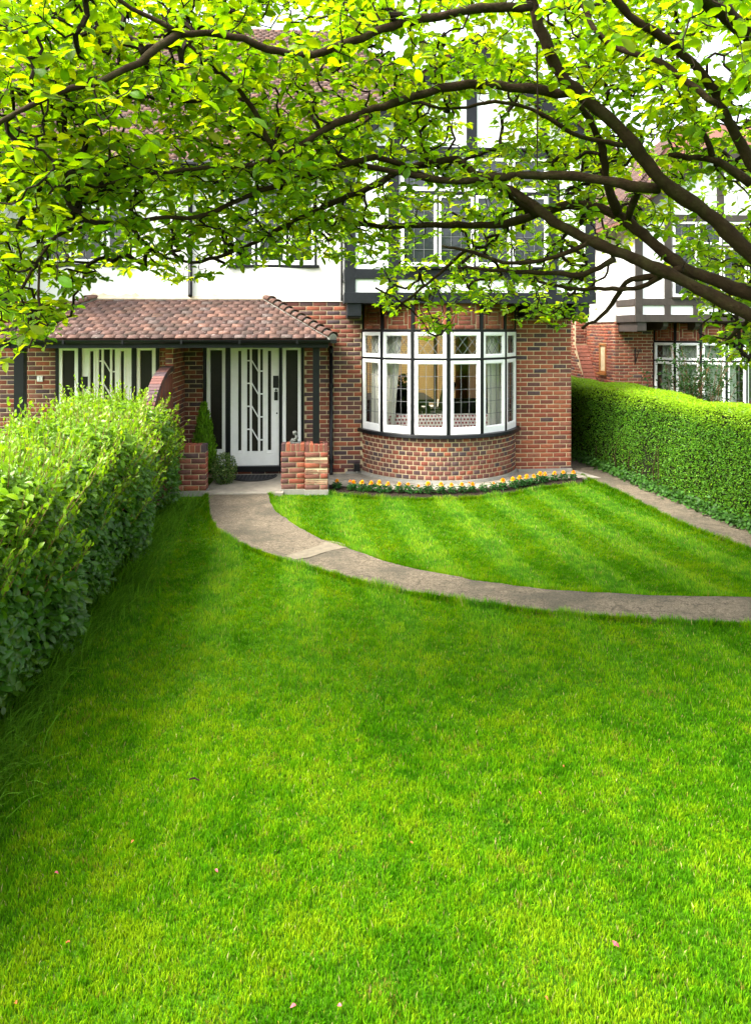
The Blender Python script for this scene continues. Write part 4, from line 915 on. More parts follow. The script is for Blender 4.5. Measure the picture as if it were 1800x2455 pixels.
def chair(x, y, rz, label):
    t = thing('dining_chair', label, 'chair', (x, y, .12), 'dining chairs'); mw = Matrix.Translation((x, y, 0)) @ Matrix.Rotation(rz, 4, 'Z')
    def part(g, n, m, b=0): g.v = [tuple(mw @ Vector(v)) for v in g.v]; return g.build(n, m, t, bevel=b)
    part(rbox(-.22, .22, -.22, .22, .52, .60), 'seat', 'leather', .02)
    g = G(); g.prism([(-.21, .20, .56), (-.21, .25, .56), (-.21, .40, 1.22), (-.21, .35, 1.22)], (.42, 0, 0)); part(g, 'backrest', 'leather', .015)
    g = G(); g.tube([(-.22, .405, 1.16), (-.22, .385, 1.235), (.22, .385, 1.235), (.22, .405, 1.16)], .012, 8); part(g, 'top_rail', 'chrome')
    for sx in (-.20, .20):
        for sy in (-.20, .20): part(rbox(sx-.018, sx+.018, sy-.018, sy+.018, .12, .52), 'leg', 'chrome')
chair(2.33, 3.55, R(-75), 'black high-backed dining chair with chrome top rail at the table side')
chair(2.36, 4.35, R(-82), 'black high-backed dining chair at the table side, farther from the bow')
chair(1.45, 2.95, R(178), 'black dining chair with its back to the bow, in front of the table')
pt_ = thing('potted_plant', 'bushy green plant in a brown pot on the dining table', 'plant', (1.75, 3.9, .90))
G().lathe([(.07, 0), (.10, .16), (.105, .18), (.09, .18)], (1.75, 3.9, .90), 16).build('pot', 'wood', pt_)
def leaf_tv(prof=((0, .04), (.18, .55), (.45, .95), (.68, 1.0), (.88, .66), (1, .06)), fold=.22, curl=.18):
    """unit leaf along +y, normal +z: two halves folded on the midrib"""
    vs = []
    for t, w_ in prof: z = -curl*t*t; vs += [(-w_/2, t, z+fold*w_/2), (0, t, z), (w_/2, t, z+fold*w_/2)]
    fs = []
    for i in range(len(prof)-1): a = 3*i; fs += [(a, a+1, a+4, a+3), (a+1, a+2, a+5, a+4)]
    return np.array(vs), fs
def leafmass(name, P, nrm, ydir, L, Wd, col, matn, parent, tmpl=None, kind=True):
    tv, tf = tmpl or leaf_tv(); Rm = frames(nrm, ydir)*np.stack([Wd, L, L], axis=1)[:, None, :]
    V, F, tot, C = stamp(tv, tf, Rm, P, col); o = mobj(name, np_mesh(name, V, F, tot, matn, C, smooth=True), parent)
    return tag(o, kind='stuff') if kind else o
SIMPLE = leaf_tv(((0, .05), (.35, .9), (.7, .85), (1, .05)), .25, .15)
QUAD = (np.array([(0, 0, 0), (.5, .5, .12), (0, 1, -.05), (-.5, .5, .12)]), [(0, 1, 2, 3)])
def blob_leaves(n, c, rad, L, cols, flat=.4):
    d = unit(rng.normal(size=(n, 3))); r = rng.uniform(.45, 1, (n, 1))**.5; P = np.array(c)+d*r*np.array(rad); nrm = unit(d*.5+np.array((0, 0, 1.))*flat+rng.normal(0, .5, (n, 3))); yd = unit(d+rng.normal(0, .6, (n, 3)))
    ci = rng.integers(0, len(cols), n); col = np.array(cols)[ci]*rng.uniform(.7, 1.3, (n, 1)); l = L*rng.uniform(.6, 1.25, n); return P, nrm, yd, l, col
P_, n_, y_, l_, c_ = blob_leaves(160, (1.75, 3.9, 1.24), (.18, .18, .18), .10, [(.06, .12, .03)]); leafmass('foliage', P_, n_, y_, l_, l_*.5, c_, 'privet', pt_, SIMPLE)
# curtains at both ends of the bow
for k, (ta, tb_, f_) in enumerate(((-1.20, -.62, 7), (.60, .88, 5), (1.0, 1.18, 3))):
    p, q = arc(ta, 1.22, 0), arc(tb_, 1.20, 0)
    if p.y > -.02 or q.y > -.02: pass
    curtain('curtain', (p.x, p.y, 0), (q.x, q.y, 0), .16, 2.33, 'curtain', f_, .020, ('white curtain gathered at the porch end of the bow', 'white curtain gathered at the far end of the bow', 'narrow white curtain edge against the wall at the far end of the bow')[k], 'curtain', gather=(.25, -.3, 0)[k])

# ---------------------------------------------------------------- things by the front door
g = G(); N = 26; rim = [(-1.19+.38*math.cos(t), -.17-.46*math.sin(t)) for t in np.linspace(0, math.pi, N)]
g.prism([(x, y, .013) for x, y in rim][::-1], (0, 0, .014)); dm = g.build('doormat', 'rubber', bevel=.004); tag(dm, 'black half-round rubber doormat before the white front door', 'doormat')
g = G()
for t in np.linspace(0, math.pi, 40): g.tube([(-1.19+.33*math.cos(t), -.17-.41*math.sin(t), .030), (-1.19+.36*math.cos(t), -.17-.44*math.sin(t), .030)], .005, 4)
for i in range(11):
    for j in range(6):
        x, y = -1.19-.30+i*.06, -.20-j*.065
        if ((x+1.19)/.31)**2+((y+.17)/.40)**2 < 1: g.box(x-.018, x+.018, y-.012, y+.012, .027, .033)
g.build('tread', 'rubber', dm)
# small seated statue on the low wall (skinned skeleton, one surface)
st = bpy.data.meshes.new('statue'); sv_ = []; se = []; sr = []
def chain(pts, root=None):
    idx = []
    for p in pts:
        sv_.append(p[:3]); sr.append(p[3]); idx.append(len(sv_)-1)
    if root is not None: se.append((root, idx[0]))
    se.extend(zip(idx[:-1], idx[1:])); return idx
tr = chain([(0, 0, .030, .036), (.004, 0, .060, .034), (-.004, 0, .090, .030), (-.014, 0, .106, .014), (-.030, 0, .128, .034), (-.034, 0, .152, .030)])
for s in (-1, 1):
    chain([(-.035, s*.030, .026, .020), (-.075, s*.036, .050, .016), (-.085, s*.030, .018, .011), (-.105, s*.026, .012, .009)], tr[0])
    chain([(-.006, s*.036, .092, .013), (-.012, s*.050, .062, .011), (-.052, s*.028, .050, .009), (-.066, s*.016, .056, .009)], tr[2])
st.from_pydata(sv_, se, []); sto = bpy.data.objects.new('statue', st); sto.matrix_basis = Matrix.Translation((-.455, -1.19, .704)); link(sto)
sk = sto.modifiers.new('skin', 'SKIN'); sk.use_smooth_shade = True
for v, r_ in zip(st.skin_vertices[0].data, sr): v.radius = (r_, r_)
st.skin_vertices[0].data[0].use_root = True
ss_ = sto.modifiers.new('sub', 'SUBSURF'); ss_.levels = 2; ss_.render_levels = 2; st.materials.append(M['stone'])
tag(sto, 'small grey stone statue of a seated child on the low brick wall', 'statue')
g = G(); g.lathe([(.033, .138), (.036, .150), (.030, .166), (.014, .176), (.002, .178)], (-.484, -1.19, .704), 14)
g.build('hair', 'stone', sto, smooth=True)
G().box(-.545, -.405, -1.255, -1.125, .699, .712).build('plinth', 'stone', sto, bevel=.004)

def plant(name, label, cat, loc, group=None): return thing(name, label, cat, loc, group)
# narrow conifer and low shrub in the planted corner by the door
cf = plant('conifer', 'small bright green cone-shaped conifer beside the left side light', 'conifer', (-1.93, -.55, 0))
n = 2600; zz = rng.uniform(0, 1, n)**1.25; rr = .215*(1-zz)**.75*rng.uniform(.55, 1.08, n)+.01; an = rng.uniform(0, 2*math.pi, n)
P_ = np.stack([-1.93+rr*np.cos(an), -.55+rr*np.sin(an), .18+zz*1.02], 1); d_ = np.stack([np.cos(an)*.55, np.sin(an)*.55, np.ones(n)], 1)+rng.normal(0, .25, (n, 3))
leafmass('foliage', P_, unit(np.stack([np.cos(an), np.sin(an), rng.uniform(-.2, .6, n)], 1)+rng.normal(0, .4, (n, 3))), d_, rng.uniform(.05, .10, n), rng.uniform(.012, .026, n), np.array((.12, .26, .012))*rng.uniform(.45, 1.35, (n, 1)), 'privet', cf, SIMPLE)
G().tube([(-1.93, -.55, 0), (-1.93, -.55, .5), (-1.93, -.55, 1.1)], [.02, .014, .004], 6).build('trunk', 'bark', cf)
shb = plant('shrub', 'low rounded small-leaved shrub between the brick stub and the door', 'shrub', (-1.60, -.72, 0))
P_, n_, y_, l_, c_ = blob_leaves(2200, (-1.60, -.72, .24), (.20, .20, .25), .032, [(.07, .14, .03), (.10, .17, .05), (.20, .24, .10), (.05, .10, .03)]); P_[:, 2] = np.maximum(P_[:, 2], .02)
leafmass('foliage', P_, n_, y_, l_, l_*.5, c_, 'privet', shb, SIMPLE)
g = G()
for i in range(9): a = i*.7; g.tube([(-1.60, -.72, 0), (-1.60+.1*math.cos(a), -.72+.1*math.sin(a), .2), (-1.60+.18*math.cos(a), -.72+.18*math.sin(a), .38)], [.007, .005, .002], 5)
g.build('stems', 'twig', shb)
# rose bush under the neighbour's window
rb_ = plant('rose_bush', 'tall dark green rose bush before the window of the set-back house', 'shrub', (7.9, 3.1, 0))
g = G(); PP = []
for i in range(40):
    a = rng.uniform(0, 6.28); b = Vector((7.9+.3*math.cos(a), 3.1+.2*math.sin(a), 0)); h = rng.uniform(1.2, 2.1); q = b+Vector((rng.normal(0, .45), rng.normal(0, .25), h)); m_ = (b+q)/2+Vector((rng.normal(0, .08), 0, .1)); g.tube([b, m_, q], [.010, .007, .003], 5)
    for t in np.linspace(.45, 1, 16): PP.append(np.array(b*(1-t)**2+m_*2*t*(1-t)+q*t*t)+rng.normal(0, .06, 3))
g.build('stems', 'stem', rb_); PP = np.repeat(np.array(PP), 3, axis=0)+rng.normal(0, .035, (len(PP)*3, 3)); n = len(PP)
leafmass('foliage', PP, unit(rng.normal(0, .5, (n, 3))+np.array((0, -.3, .8))), rng.normal(0, 1, (n, 3)), rng.uniform(.05, .09, n), rng.uniform(.03, .05, n), np.array((.030, .075, .022))*rng.uniform(.6, 1.4, (n, 1)), 'privet', rb_, SIMPLE)

# ---------------------------------------------------------------- marigolds along the bed
def petals(seed, r):
    r_ = np.random.default_rng(seed); P = []; N = []; Y = []; L = []; C = []
    for lay_, (cnt, rad, h, tilt) in enumerate(((13, .55, -.10, .15), (12, .42, .10, .45), (10, .30, .25, .8), (8, .16, .36, 1.1), (4, .05, .42, 1.4))):
        for i in range(cnt):
            a = 2*math.pi*(i+.5*lay_+r_.normal(0, .12))/cnt; d = np.array((math.cos(a), math.sin(a), 0)); P.append(d*rad*r*.55+np.array((0, 0, h*r))); Y.append(d*math.cos(tilt)+np.array((0, 0, math.sin(tilt)))); N.append(-d*math.sin(tilt)+np.array((0, 0, math.cos(tilt)))+r_.normal(0, .2, 3)); L.append(r*r_.uniform(.6, .8)); C.append(np.array((.86, .47, .005))*r_.uniform(.8, 1.1)*np.array((1, r_.uniform(.8, 1.15), 1)))
    return map(np.array, (P, N, Y, L, C))
PT = leaf_tv(((0, .3), (.4, .9), (.8, 1.15), (1, .7)), .15, .25)
def flower_mesh(seed, r, z, dx=0, dy=0, tint=(1, 1, 1)):
    P, N, Y, L, C = petals(seed, r); Rm = frames(N, Y)*np.stack([L*.8, L, L], axis=1)[:, None, :]
    V, F, tot, C = stamp(PT[0], PT[1], Rm, P+np.array((dx, dy, z)), C*np.array(tint)); return np_mesh('flower_head', V, F, tot, 'flower', C)
def fol_mesh(seed, h):
    r_ = np.random.default_rng(seed); n = 150; a = r_.uniform(0, 6.28, n); z = r_.uniform(.01, h*.80, n); rr = r_.uniform(.0, .05, n)
    P = np.stack([np.cos(a)*rr, np.sin(a)*rr, z], 1); Y = np.stack([np.cos(a), np.sin(a), r_.uniform(-.3, .7, n)], 1); N = np.array((0, 0, 1.))+r_.normal(0, .5, (n, 3)); L = r_.uniform(.028, .062, n)
    Rm = frames(N, Y)*np.stack([L*.28, L, L], axis=1)[:, None, :]; V, F, tot, C = stamp(SIMPLE[0], SIMPLE[1], Rm, P, np.array((.022, .085, .018))*r_.uniform(.6, 1.5, (n, 1))); return np_mesh('foliage', V, F, tot, 'privet', C)
def stem_mesh(h, heads):
    g = G()
    for dx, dy in heads: g.tube([(0, 0, -.005), (dx*.4, dy*.4, h*.5), (dx, dy, h)], .0035, 5)
    me = bpy.data.meshes.new('stem'); me.from_pydata(g.v, [], g.f); me.materials.append(M['stem']); return me
FM = [flower_mesh(s, .037, .115) for s in range(3)]; F2 = [flower_mesh(5, .036, .112, .018), flower_mesh(6, .022, .130, -.034, .01, (1, .75, 1))]; FS = flower_mesh(7, .026, .108, tint=(1, .85, 1))
FOL = [fol_mesh(s, .12) for s in range(3)]; SM = stem_mesh(.115, [(0, 0)]); SM2 = stem_mesh(.11, [(.014, 0), (-.026, .01)])
MX = [(808,1),(845,2),(868,1),(890,1),(909,1),(930,1),(957,1),(978,3),(1003,3),(1026,1),(1057,1),(1082,1),(1107,1),(1130,2),(1158,0),(1183,3),(1205,1),(1229,1),(1245,1),(1262,1),(1279,1),(1294,1),(1306,1),(1329,1),(1350,1),(1374,1)]
bx_, by_ = [b[0] for b in BED], [b[1] for b in BED]
for i, (px, kd) in enumerate(MX):
    p = gr(px, float(np.interp(px, bx_, by_))-3); p.z = .012
    lab = {1: 'single-headed yellow-orange marigold in the edging row below the bow', 2: 'marigold with one large and one small orange head in the edging row', 3: 'marigold with one small half-open orange head in the edging row', 0: 'marigold plant without a bloom in the edging row'}[kd]
    t = thing('marigold', lab, 'marigold', p, 'marigolds edging the lawn'); mw = Matrix.Translation(p) @ Matrix.Rotation(rng.uniform(0, 6.28) if kd != 2 else rng.uniform(-.3, .3), 4, 'Z') @ Matrix.Scale(rng.uniform(.9, 1.12), 4)
    mobj('foliage', FOL[i % 3], t, mw)
    if kd == 1: mobj('flower_head', FM[i % 3], t, mw); mobj('stem', SM, t, mw)
    if kd == 3: mobj('flower_head', FS, t, mw); mobj('stem', SM, t, mw)
    if kd == 2: [mobj('flower_head', m_, t, mw) for m_ in F2]; mobj('stem', SM2, t, mw)
# petals and dead leaves fallen on the lawn
for i, (px, py, s, mm) in enumerate(((1472,2275,1.5,'petal'),(710,2418,1.3,'petal'),(819,2420,1.2,'petal'),(131,2098,1.2,'petal'),(516,2090,1.1,'petal'),(1291,1903,1.0,'petal'),(322,2020,1.0,'dead_leaf'),(169,2266,1.1,'dead_leaf'),(41,2414,1.2,'dead_leaf'),(983,2024,.9,'dead_leaf'),(1305,2397,.9,'dead_leaf'),(1348,1839,.8,'dead_leaf'))):
    p = gr(px, py, -.005); tv, tf = leaf_tv(curl=.5, fold=.6); L_ = .015*s; mw = Matrix.Translation((p.x, p.y, .006)) @ Euler((rng.uniform(-.3, .5), rng.uniform(-.3, .3), rng.uniform(0, 6.28))).to_matrix().to_4x4()
    g = G(); g.add([(v[0]*L_*.7, v[1]*L_, v[2]*L_) for v in tv], tf)
    if i == 0: g.add([(v[1]*L_*.9, v[0]*L_*.6+.004, v[2]*L_+.004) for v in tv], [f[::-1] for f in tf])
    o = g.build('fallen_petal' if mm == 'petal' else 'fallen_leaf', mm, mw=mw, smooth=True)
    tag(o, ('pink forked blossom lying on the lawn' if i == 0 else 'small pink petal lying on the lawn') if mm == 'petal' else 'small orange-brown dead leaf lying on the lawn', 'petal' if mm == 'petal' else 'leaf', None if i == 0 else ('pink petals on the lawn' if mm == 'petal' else 'dead leaves on the lawn'))
p = gr(455, 1868); q = gr(478, 1873); g = G(); g.tube([(p.x, p.y, .0), ((p.x+q.x)/2, (p.y+q.y)/2, .012), (q.x, q.y, .005)], [.005, .006, .004], 6); tag(g.build('fallen_twig', 'bark'), 'short brown twig lying on the lawn', 'twig')
# ---------------------------------------------------------------- lawn
def inside(P, poly):
    x, y = P[:, 0], P[:, 1]; r = np.zeros(len(P), bool); n = len(poly); j = n-1
    for i in range(n):
        xi, yi = poly[i]; xj, yj = poly[j]
        c = ((yi > y) != (yj > y)) & (x < (xj-xi)*(y-yi)/(yj-yi+1e-12)+xi); r ^= c; j = i
    return r
def vnoise(P, s, seed):
    """smooth value noise in the plane, 0..1"""
    q = np.random.default_rng(seed); T = q.random((64, 64)); u = P[:, :2]*s+100; i = np.floor(u).astype(int); f = u-i; f = f*f*(3-2*f)
    g = lambda a, b: T[(i[:, 0]+a) % 64, (i[:, 1]+b) % 64]
    return (g(0, 0)*(1-f[:, 0])+g(1, 0)*f[:, 0])*(1-f[:, 1])+(g(0, 1)*(1-f[:, 0])+g(1, 1)*f[:, 0])*f[:, 1]
lawn_front = [tuple(p) for p in EL]+[(7.2, EL[-1][1]-.3), (7.2, -10.9), (-2.35, -10.9), (-2.35, -1.45), (-1.76, -1.43)]
inner = [tuple(p) for p in ER]+[tuple(p) for p in SPL[::-1][:-4]]+[tuple(p) for p in bed_out[::-1]]+[(.0, -1.40), (-.70, -1.36)]
sp1, sp2 = gr(908, 1196), gr(966, 1277); sdv_ = np.array(((sp2-sp1).x, (sp2-sp1).y)); sdv_ /= np.linalg.norm(sdv_); spv = np.array((sdv_[1], -sdv_[0]))
def lawn_points(n, z0, z1, u0=-.60, u1=.62):
    """random ground points, even per metre within a depth band"""
    zc = np.sqrt(rng.uniform(z0**2, z1**2, n)); u = rng.uniform(u0, u1, n); xc = u*zc
    X = CAM.x+xc*CA+zc*SA; Y = CAM.y+zc*CA-xc*SA; P = np.stack([X, Y, np.full(n, -.043)], 1)
    k = inside(P, lawn_front) | inside(P, inner); return P[k]
def blade_cols(P):
    n = len(P); a = vnoise(P, 2.2, 1); b = vnoise(P, 7.0, 2); c = vnoise(P, 20, 3)
    e_ = vnoise(P, 42, 5); t = np.clip(.5+.55*(a-.5)+.55*(b-.5)+.6*(c-.5)+.5*(e_-.5)+rng.normal(0, .17, n), 0, 1)[:, None]
    deep, mid, yel = np.array((.042, .165, .003)), np.array((.105, .275, .004)), np.array((.215, .340, .007))
    col = np.where(t < .5, deep+(mid-deep)*t*2, mid+(yel-mid)*(t-.5)*2); straw = rng.random(n) < .02
    col[straw] = np.array((.34, .32, .12)); th = (vnoise(P, 17, 21) > .80) & (rng.random(n) < .22); col[th] = np.array((.20, .20, .03)); return col*rng.uniform(.75, 1.2, (n, 1)), t[:, 0]
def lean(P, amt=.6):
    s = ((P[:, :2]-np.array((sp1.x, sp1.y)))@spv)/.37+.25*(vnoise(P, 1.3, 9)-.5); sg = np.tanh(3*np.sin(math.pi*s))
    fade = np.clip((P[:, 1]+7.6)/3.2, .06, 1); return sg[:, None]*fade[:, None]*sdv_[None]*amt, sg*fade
def make_grass(P, wid, hgt, seg, name):
    n = len(P); col, t = blade_cols(P); ln, sg = lean(P); col = col*(1-.10*sg[:, None])+np.clip(-sg, 0, 1)[:, None]*np.array((.015, .012, .012))  # sheen of the mown nap is also tinted into the blade colour
    a = rng.uniform(0, 2*math.pi, n); d2 = np.stack([np.cos(a), np.sin(a)], 1)*rng.uniform(.15, .75, (n, 1))+ln
    h = hgt*rng.uniform(.55, 1.3, n)*(.62+.8*vnoise(P, 11, 12)); ww = wid*rng.uniform(.7, 1.3, n)
    b = rng.uniform(0, 2*math.pi, n); sx = np.stack([np.cos(b), np.sin(b), np.zeros(n)], 1)*ww[:, None]*.5
    up = np.stack([np.zeros(n), np.zeros(n), h], 1); dd = np.stack([d2[:, 0]*h, d2[:, 1]*h, np.zeros(n)], 1)
    tip = P+up*.92+dd*.75
    if seg == 1:
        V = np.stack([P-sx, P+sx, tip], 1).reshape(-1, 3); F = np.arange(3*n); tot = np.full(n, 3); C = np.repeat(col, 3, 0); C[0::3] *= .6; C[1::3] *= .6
    else:
        m = P+up*.58+dd*.26; V = np.stack([P-sx, P+sx, m-sx*.85, m+sx*.85, tip], 1).reshape(-1, 3)
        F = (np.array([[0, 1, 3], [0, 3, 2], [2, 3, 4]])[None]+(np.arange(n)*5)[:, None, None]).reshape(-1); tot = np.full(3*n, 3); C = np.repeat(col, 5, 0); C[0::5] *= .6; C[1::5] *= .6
    tag(mobj(name, np_mesh(name, V, F, tot, 'grass', C)), 'mown green lawn with soft light and dark mowing stripes', 'lawn', kind='stuff')
GD = 1.0
P1 = lawn_points(int(330000*GD), 2.2, 5.2); P2 = lawn_points(int(380000*GD), 3.9, 8.8); P3 = lawn_points(int(290000*GD), 7.4, 12.5)
fz = lambda P: camxy(P)[2]+rng.normal(0, .35, len(P))          # the three blade sizes blend into one another
P1 = P1[fz(P1) < 4.5]; q_ = fz(P2); P2 = P2[(q_ > 4.5) & (q_ < 8.0)]; P3 = P3[fz(P3) > 8.0]
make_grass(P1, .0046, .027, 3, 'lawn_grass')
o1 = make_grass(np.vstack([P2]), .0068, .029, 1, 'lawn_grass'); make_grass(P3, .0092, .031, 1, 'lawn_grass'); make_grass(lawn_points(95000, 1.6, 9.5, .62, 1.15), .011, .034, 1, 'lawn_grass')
# tufts spilling over the path edges
def edge_pts(E_, n, side, wd=.05):
    i = rng.uniform(0, len(E_)-1.01, n); k = i.astype(int); f = (i-k)[:, None]; p = E_[k]*(1-f)+E_[k+1]*f; t = unit(E_[k+1]-E_[k]); nn = np.stack([-t[:, 1], t[:, 0]], 1)*side
    p = p+nn*rng.exponential(wd, (n, 1)); return np.column_stack([p, np.full(n, -.03)])
Pe = np.vstack([edge_pts(ER, 9000, 1, .02), edge_pts(EL, 9000, -1, .02), edge_pts(bed_out, 3500, -1, .02), edge_pts(SPL[4:], 5000, -1, .02)])
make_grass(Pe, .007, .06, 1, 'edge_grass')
# ---- long grass under the leafy hedge
n = 4200; yy = rng.uniform(-9.4, -1.9, n); xx = -2.02-.13*np.clip((yy+5)/3.0, 0, 1)+.06*np.sin(yy*2.1)+rng.normal(0, .10, n)+.12; P = np.stack([xx, yy, np.full(n, -.04)], 1); L = rng.uniform(.10, .34, n)*(.7+.6*vnoise(P, 2, 4)); a = rng.normal(0, .8, n); d = np.stack([np.cos(a), np.sin(a)-.25, np.zeros(n)], 1)
s = np.stack([-np.sin(a), np.cos(a), np.zeros(n)], 1)*.0032*rng.uniform(.8, 1.8, (n, 1)); V = []
ks = (0, .35, .7, 1.0); bend = rng.uniform(.5, 1.25, n)
for k in ks:
    z = np.sin(k*bend*1.5)/1.5/bend*L; r_ = (1-np.cos(k*bend*1.5))/1.5/bend*L*1.35; c_ = P+d*r_[:, None]; c_[:, 2] += z; wv = (1-k**2)*.95+.05; V += [c_-s*wv, c_+s*wv]
V = np.stack(V, 1); F = (np.array([[0, 1, 3, 2], [2, 3, 5, 4], [4, 5, 7, 6]])[None]+(np.arange(n)*8)[:, None, None]).reshape(-1)
col = np.array((.075, .175, .014))*rng.uniform(.6, 1.7, (n, 1)); tag(mobj('long_grass', np_mesh('long_grass', V.reshape(-1, 3), F, np.full(3*n, 4), 'grass', np.repeat(col, 8, 0))), 'long uncut dark grass lying along the foot of the leafy hedge', 'grass', kind='stuff')

# ---------------------------------------------------------------- hedges
def wob(P, f, a): return a*(np.sin(P[:, 1]*f+1.3*P[:, 2])*.5+np.sin(P[:, 1]*f*2.3+P[:, 2]*3.1+P[:, 0]*2)*.3+np.sin(P[:, 0]*f*1.7-P[:, 2]*2.2)*.3)
def hedge_surface(n, xf, width, h, y0, y1, rnd, wf, wa, pright):
    """points on a rounded hedge section; xf(y) is the face nearer the lawn, +1 outward = towards +x"""
    y = rng.uniform(y0, y1, n); per = 2*h+width; t = rng.uniform(0, 1, n); side = rng.choice(3, n, p=pright)
    z = np.where(side == 1, h, rng.uniform(.02, 1, n)**.85*h); xr = np.where(side == 0, 0, np.where(side == 2, 1, rng.uniform(0, 1, n)))
    nx = np.where(side == 0, 1., np.where(side == 2, -1., 0)); nz = np.where(side == 1, 1., 0)
    c = np.clip((z-(h-rnd))/rnd, 0, 1); e = np.clip(1-np.minimum(xr, 1-xr)*width/rnd, 0, 1)
    inx = np.where(side != 1, rnd*(1-np.sqrt(np.maximum(1-c*c, 0))), 0); dz = np.where(side == 1, rnd*.6*(1-np.sqrt(np.maximum(1-e*e, 0))), 0)
    x = xf(y)-xr*width-nx*inx; z = z-dz; nx = np.where(side == 1, np.where(xr < .5, e, -e)*.8, nx*(1-.6*c)); nz = np.where(side == 1, 1, c*.9)
    N = unit(np.stack([nx, np.zeros(n), nz], 1)); P = np.stack([x, y, z], 1); P += N*wob(P, wf, wa)[:, None]; return P, N
def hedge_core(name, xf, width, h, y0, y1, parent, ins):  # solid dark core added for the inner shade and to block see-through
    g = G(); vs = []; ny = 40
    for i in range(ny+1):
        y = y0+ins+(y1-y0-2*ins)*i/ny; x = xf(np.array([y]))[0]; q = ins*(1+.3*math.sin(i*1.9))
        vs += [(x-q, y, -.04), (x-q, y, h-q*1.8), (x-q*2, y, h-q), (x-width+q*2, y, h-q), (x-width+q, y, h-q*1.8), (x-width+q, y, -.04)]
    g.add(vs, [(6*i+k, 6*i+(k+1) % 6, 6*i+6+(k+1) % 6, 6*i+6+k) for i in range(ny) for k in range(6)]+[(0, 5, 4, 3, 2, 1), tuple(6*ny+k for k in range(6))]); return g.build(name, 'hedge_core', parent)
# leafy hedge on the left
LH = thing('hedge', 'loose glossy broad-leaved hedge with upright shoots in front of the left house', 'hedge', (-2.7, -5.5, 0))
lxf = lambda y: -2.00+.05*np.sin(y*.9)-.15*np.clip((y+5)/3.0, 0, 1)
hedge_core('dark_core', lxf, 1.22, 1.34, -10.2, -1.62, LH, .24)
def dens(P): zc = camxy(P)[2]; return np.clip((4.2/np.maximum(zc, 3.2))**1.1, .28, 1)
P, N = hedge_surface(50000, lxf, 1.22, 1.36, -9.6, -1.50, .46, 2.6, .17, (.56, .37, .07)); k = rng.random(len(P)) < dens(P); P, N = P[k], N[k]
ex = (P[:, 1] > -1.75); N[ex] = unit(N[ex]+np.array((0, 1., 0)))
P = P-N*(rng.exponential(.075, (len(P), 1))-.03); P[:, 2] += rng.normal(0, .02, len(P)); nl = len(P)
nr_ = unit(N*.55+np.array((.12, -.25, .75))+rng.normal(0, .42, (nl, 3))); yd = unit(N*.45+np.array((0, -.1, .35))+rng.normal(0, .6, (nl, 3))); Ll = rng.uniform(.045, .088, nl)
zt = np.clip((P[:, 2]-.75)/.6, 0, 1)[:, None]; side_green, top_green = np.array((.042, .125, .010)), np.array((.135, .250, .010)); hc = (side_green+(top_green-side_green)*np.clip(zt+rng.normal(0, .22, (nl, 1)), 0, 1))*rng.uniform(.7, 1.3, (nl, 1))  # paler upper leaves: fresh growth plus the sunlit top put into the colour
# upright shoots
sh = []; sP = []; sN = []; sY = []; sL = []; sC = []; gs = G()
Ps, Ns = hedge_surface(1050, lxf, 1.22, 1.34, -9.2, -1.7, .46, 2.6, .17, (.5, .47, .03))
for p, nn in zip(Ps, Ns):
    if p[2] < .55: continue
    L_ = rng.uniform(.10, .34); d = unit(np.array((nn[0]*.55, rng.normal(0, .15), 1.0))+rng.normal(0, .12, 3)); b = p-nn*.10-np.array((0, 0, .12)); e = p+d*L_; m_ = (b+e)/2+rng.normal(0, .015, 3); gs.tube([b, m_, e], [.0035, .003, .0015], 4, False)
    ph = rng.uniform(0, 6.28)
    for j, t in enumerate(np.arange(.30, 1.01, .085)):
        q = b*(1-t)**2+m_*2*t*(1-t)+e*t*t; an = ph+j*2.4; o_ = np.array((math.cos(an), math.sin(an), 0)); y_ = unit(o_*(1.05-t*.45)+d*.75); sP.append(q); sY.append(y_); sN.append(unit(np.cross(np.cross(y_, d), y_)*-1+d*.3+rng.normal(0, .25, 3))); sL.append(rng.uniform(.050, .080)*(1.1-.45*t)); sC.append((top_green*(1.05-.1*t) if t < .8 else np.array((.17, .29, .012)))*rng.uniform(.75, 1.25))
gs.build('shoots', 'stem', LH); tag(bpy.context.scene.objects['shoots'], kind='stuff')
P = np.vstack([P, sP]); nr_ = np.vstack([nr_, sN]); yd = np.vstack([yd, sY]); Ll = np.concatenate([Ll, sL]); hc = np.vstack([hc, sC])
HT = leaf_tv(((0, .06), (.3, .78), (.62, 1.0), (.88, .7), (1, .12)), .25, .22)
